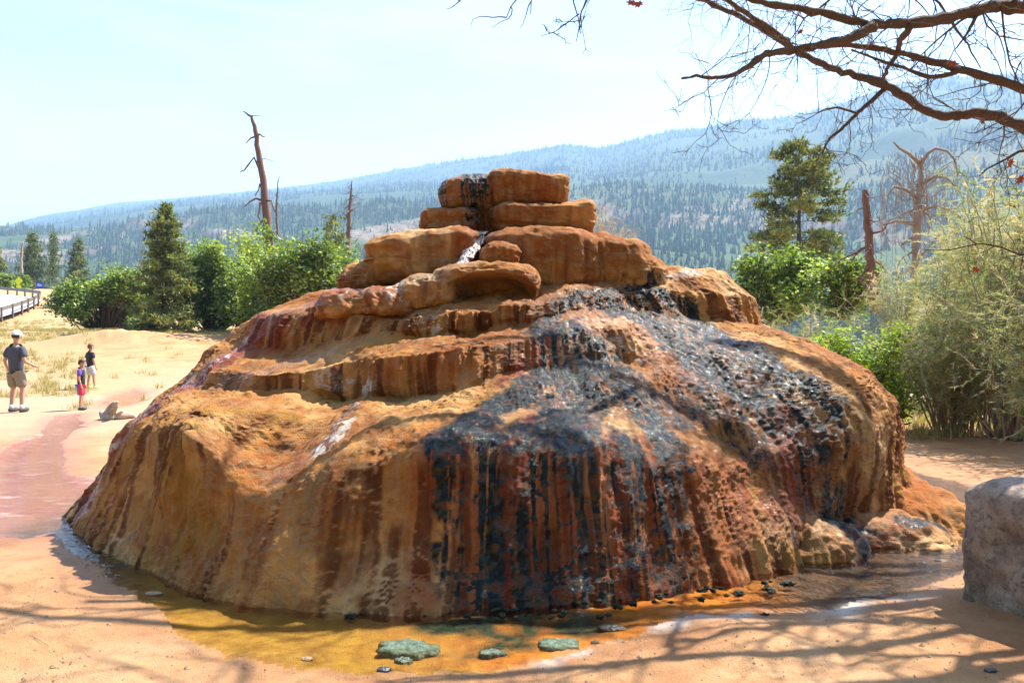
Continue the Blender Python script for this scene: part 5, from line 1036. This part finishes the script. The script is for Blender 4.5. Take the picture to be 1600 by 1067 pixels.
def person(loc, H, yaw, label, shirt, shorts, shoes, hair, arms, legs, cap=None, sock=None, sleeves=1.0, head_turn=0., child=False):
    root = tag(empty('person', loc), label, 'person'); root.rotation_euler.z = yaw; s = H/1.8
    hs = 1.18 if child else 1.0; hz = (1.62 if not child else 1.58)*s
    Z = lambda v: v*s
    J = {'pel': (0, 0, Z(.95), Z(.13), Z(.10)), 'wai': (0, 0, Z(1.10), Z(.125), Z(.09)), 'che': (0, .01*s, Z(1.30), Z(.155), Z(.11)), 'nb': (0, 0, Z(1.45), Z(.075), Z(.065)), 'nk': (0, .01*s, Z(1.53), Z(.052), Z(.055)),
         'hd': (0, .02*s, hz+Z(.02), Z(.072)*hs, Z(.085)*hs), 'ht': (0, .01*s, hz+Z(.12)*hs, Z(.066)*hs, Z(.078)*hs)}
    E_ = [('pel', 'wai'), ('wai', 'che'), ('che', 'nb'), ('nb', 'nk'), ('nk', 'hd'), ('hd', 'ht')]
    for sd, (el, wr) in zip((-1, 1), arms):
        n = 'LR'[sd > 0]; J['sh'+n] = (sd*Z(.19), 0, Z(1.42), Z(.062), Z(.062)); J['el'+n] = (*[Z(v) for v in el], Z(.042), Z(.042)); J['wr'+n] = (*[Z(v) for v in wr], Z(.028), Z(.028))
        e, w_ = np.array(J['el'+n][:3]), np.array(J['wr'+n][:3]); d_ = (w_-e)/np.linalg.norm(w_-e); hp = w_+d_*Z(.07); J['ha'+n] = (*hp, Z(.036), Z(.020))
        E_ += [('che', 'sh'+n), ('sh'+n, 'el'+n), ('el'+n, 'wr'+n), ('wr'+n, 'ha'+n)]
        sdv = np.cross(d_, (1, 0, 0)); sdv /= np.linalg.norm(sdv)+1e-9
        for q in range(4):
            f0 = hp+d_*Z(.03)+sdv*Z(.018)*(q-1.5); f1 = f0+d_*Z(.05-.008*abs(q-1.4))+np.array([-sd*Z(.012), 0, 0]); J['f%d%s' % (q, n)] = (*f0, Z(.009), Z(.009)); J['g%d%s' % (q, n)] = (*f1, Z(.007), Z(.007)); E_ += [('ha'+n, 'f%d%s' % (q, n)), ('f%d%s' % (q, n), 'g%d%s' % (q, n))]
        tb = w_+d_*Z(.045)+sdv*Z(.045); J['th'+n] = (*tb, Z(.010), Z(.010)); E_.append(('wr'+n, 'th'+n))
    for sd, (kn, an) in zip((-1, 1), legs):
        n = 'LR'[sd > 0]; J['hp'+n] = (sd*Z(.095), 0, Z(.88), Z(.088), Z(.09)); J['kn'+n] = (*[Z(v) for v in kn], Z(.056), Z(.058)); k_, a_ = np.array(J['kn'+n][:3]), np.array([Z(v) for v in an]); cf = k_*.62+a_*.38; J['cf'+n] = (cf[0], cf[1]-Z(.012), cf[2], Z(.052), Z(.056)); J['an'+n] = (*a_, Z(.035), Z(.038)); J['to'+n] = (a_[0], a_[1]+Z(.12), Z(.035), Z(.036), Z(.026))
        E_ += [('pel', 'hp'+n), ('hp'+n, 'kn'+n), ('kn'+n, 'cf'+n), ('cf'+n, 'an'+n), ('an'+n, 'to'+n)]
    skin_mesh('body', J, E_, SKINM, root)
    g = lambda k, f=1.15, dz=0: (J[k][0], J[k][1], J[k][2]+dz, J[k][3]*f, J[k][4]*f)
    sn, se = {'hem': (0, 0, Z(.80), Z(.185), Z(.155)), 'wai': (0, 0, Z(1.05), Z(.175), Z(.14)), 'che': (0, 0, Z(1.30), Z(.19), Z(.145)), 'nb': (0, -.005*s, Z(1.46), Z(.115), Z(.10)), 'col': (0, 0, Z(1.525), Z(.07), Z(.068))}, [('hem', 'wai'), ('wai', 'che'), ('che', 'nb'), ('nb', 'col')]
    for n in 'LR':
        sn['sh'+n] = g('sh'+n, 1.4); a_, b_ = np.array(J['sh'+n][:3]), np.array(J['el'+n][:3]); m_ = a_+(b_-a_)*.78*sleeves; sn['sl'+n] = (*m_, Z(.078), Z(.078)); se += [('che', 'sh'+n), ('sh'+n, 'sl'+n)]
    skin_mesh('shirt', sn, se, shirt, root)
    tn, te = {'pel': (0, 0, Z(.98), Z(.165), Z(.135))}, []
    for n in 'LR':
        tn['hp'+n] = (J['hp'+n][0]*1.05, 0, Z(.82), Z(.118), Z(.125)); a_, b_ = np.array(J['hp'+n][:3]), np.array(J['kn'+n][:3]); m_ = a_+(b_-a_)*.92; tn['hm'+n] = (*m_, Z(.105), Z(.11)); te += [('pel', 'hp'+n), ('hp'+n, 'hm'+n)]
    skin_mesh('shorts', tn, te, shorts, root)
    for n in 'LR':
        a_ = J['an'+n]; m = MB(); V, Q = ball((a_[0], a_[1]+Z(.05), a_[2]*.5+Z(.012)), (Z(.052), Z(.135), a_[2]*.5+Z(.02))); V[:, 2] = np.maximum(V[:, 2], a_[2]-Z(.075)); m.add(V, Q); m.build('shoe', shoes, root)
        if sock: m = MB(); m.tube([(a_[0], a_[1], a_[2]-.02), (a_[0], a_[1]-.004, a_[2]+Z(.08))], [Z(.046), Z(.048)], 10); m.build('sock', sock, root)
    hc = np.array(J['hd'][:3])+np.array([0, 0, Z(.05)*hs]); V, Q = ball(hc, (Z(.088)*hs, Z(.104)*hs, Z(.115)*hs), 14); rel = (V-hc)/(Z(.1)*hs)
    keep = (rel[:, 2] > .15) | ((rel[:, 1] < -.1) & (rel[:, 2] > -.55)); Qk = Q[keep[Q].all(1)]; V = V*1.0+.004*s*np.random.RandomState(3).randn(*V.shape); m = MB(); m.add(V, Qk); m.build('hair', hair, root)
    for sd in (-1, 1):   # ears and eyes
        m = MB(); V, Q = ball(hc+np.array([sd*Z(.083)*hs, 0, -Z(.02)]), (Z(.012), Z(.022), Z(.032)), 5); m.add(V, Q); m.build('ear', SKINM, root)
        m = MB(); V, Q = ball(hc+np.array([sd*Z(.032)*hs, Z(.082)*hs, -Z(.012)]), (Z(.012), Z(.010), Z(.008)), 4); m.add(V, Q); m.build('eye', hair, root)
    m = MB(); V, Q = ball(hc+np.array([0, Z(.098)*hs, -Z(.035)]), (Z(.013), Z(.020), Z(.022)), 5); m.add(V, Q); m.build('nose', SKINM, root)
    m = MB(); V, Q = ball(hc+np.array([0, Z(.084)*hs, -Z(.072)]), (Z(.024), Z(.010), Z(.006)), 5); m.add(V, Q); m.build('mouth', simple('lip', (.40, .14, .12), .5), root)
    if cap:
        m = MB(); V, Q = ball(hc+np.array([0, 0, Z(.012)]), (Z(.100), Z(.116), Z(.125)), 12); kp = V[:, 2] > hc[2]+Z(.015); m.add(V, Q[kp[Q].all(1)]); cp_ = m.build('cap', cap, root)
        m = MB(); a_ = np.linspace(-1.1, 1.1, 9); inn = np.column_stack([np.sin(a_)*Z(.095), np.cos(a_)*Z(.105), np.full(9, Z(.03))]); out_ = inn*np.array([1.05, 1.75, .6]); V = np.vstack([inn, out_, out_-np.array([0, 0, .006]), inn-np.array([0, 0, .006])])+hc; m.add(V, grid_faces(4, 9)); o = m.build('brim', cap, root); o.parent = cp_
    return root
def cloth(n, c, **k): return simple(n, c, .85, .15, 25, .004, 60, **k)
NAVY = cloth('charcoal_shirt', (.055, .06, .085)); KHAKI = cloth('khaki_shorts', (.24, .19, .14)); WHT = cloth('white_cloth', (.75, .74, .72)); BLK = cloth('black_shirt', (.018, .018, .024)); DSH = simple('dark_shoes', (.07, .065, .075), .6); HAIR = simple('dark_brown_hair', (.045, .024, .014), .6, .3, 60); HAIRL = simple('brown_hair', (.12, .06, .03), .6, .3, 60); PLAID = None
t = NT('pale_plaid_shorts'); ck = t.n('TexChecker', i_Vector=t.pos(), i_Color1=(.62, .60, .62), i_Color2=(.42, .42, .47), i_Scale=22.).outputs['Color']; t.pbr(ck, .9); PLAID = t.m
t = NT('blue_red_shorts'); sp_ = t.n('SeparateXYZ', i_Vector=t.n('TexCoord').outputs['Object']).outputs; t.pbr(t.mix(t.math('GREATER_THAN', t.math('ADD', sp_[1], t.math('MULTIPLY', sp_[0], .3)), .015), (.06, .12, .62), (.62, .05, .10)), .8); BRS = t.m
t = NT('black_shirt_purple_side'); sp_ = t.n('SeparateXYZ', i_Vector=t.n('TexCoord').outputs['Object']).outputs; t.pbr(t.mix(t.math('GREATER_THAN', sp_[0], .135), (.018, .018, .026), (.16, .06, .42)), .8); BPS = t.m
YSH = simple('pale_yellow_shoes', (.62, .58, .25), .6)
def stand(px, py, d): p = at(px, py, d); return (p.x, p.y, gz_at(p.x, p.y)+.0)
person(stand(25, 643, 17.4), 1.84, math.radians(-14), 'man in charcoal shirt, khaki shorts and white cap walking away', NAVY, KHAKI, DSH, HAIR,
       [((-.29, -.02, 1.14), (-.30, .10, .90)), ((.28, -.05, 1.13), (.31, .16, 1.04))], [((-.10, .03, .50), (-.10, -.02, .09)), ((.12, .06, .50), (.14, .02, .09))], WHT, WHT)
person(stand(127, 640, 17.9), 1.20, math.radians(-78), 'small boy in black shirt and blue and red shorts looking down', BPS, BRS, DSH, HAIR,
       [((-.25, -.02, 1.12), (-.24, .05, .86)), ((.25, .0, 1.12), (.24, .08, .86))], [((-.09, .01, .48), (-.09, -.02, .09)), ((.09, .02, .48), (.09, .0, .09))], child=True)
person(stand(141, 603, 24.), 1.42, math.radians(-35), 'older boy in black shirt and pale shorts standing farther back', BLK, PLAID, YSH, HAIRL,
       [((-.26, -.02, 1.12), (-.25, .05, .86)), ((.27, .0, 1.12), (.30, .06, .88))], [((-.12, .02, .48), (-.14, -.02, .09)), ((.12, .08, .48), (.16, .10, .09))], child=True)
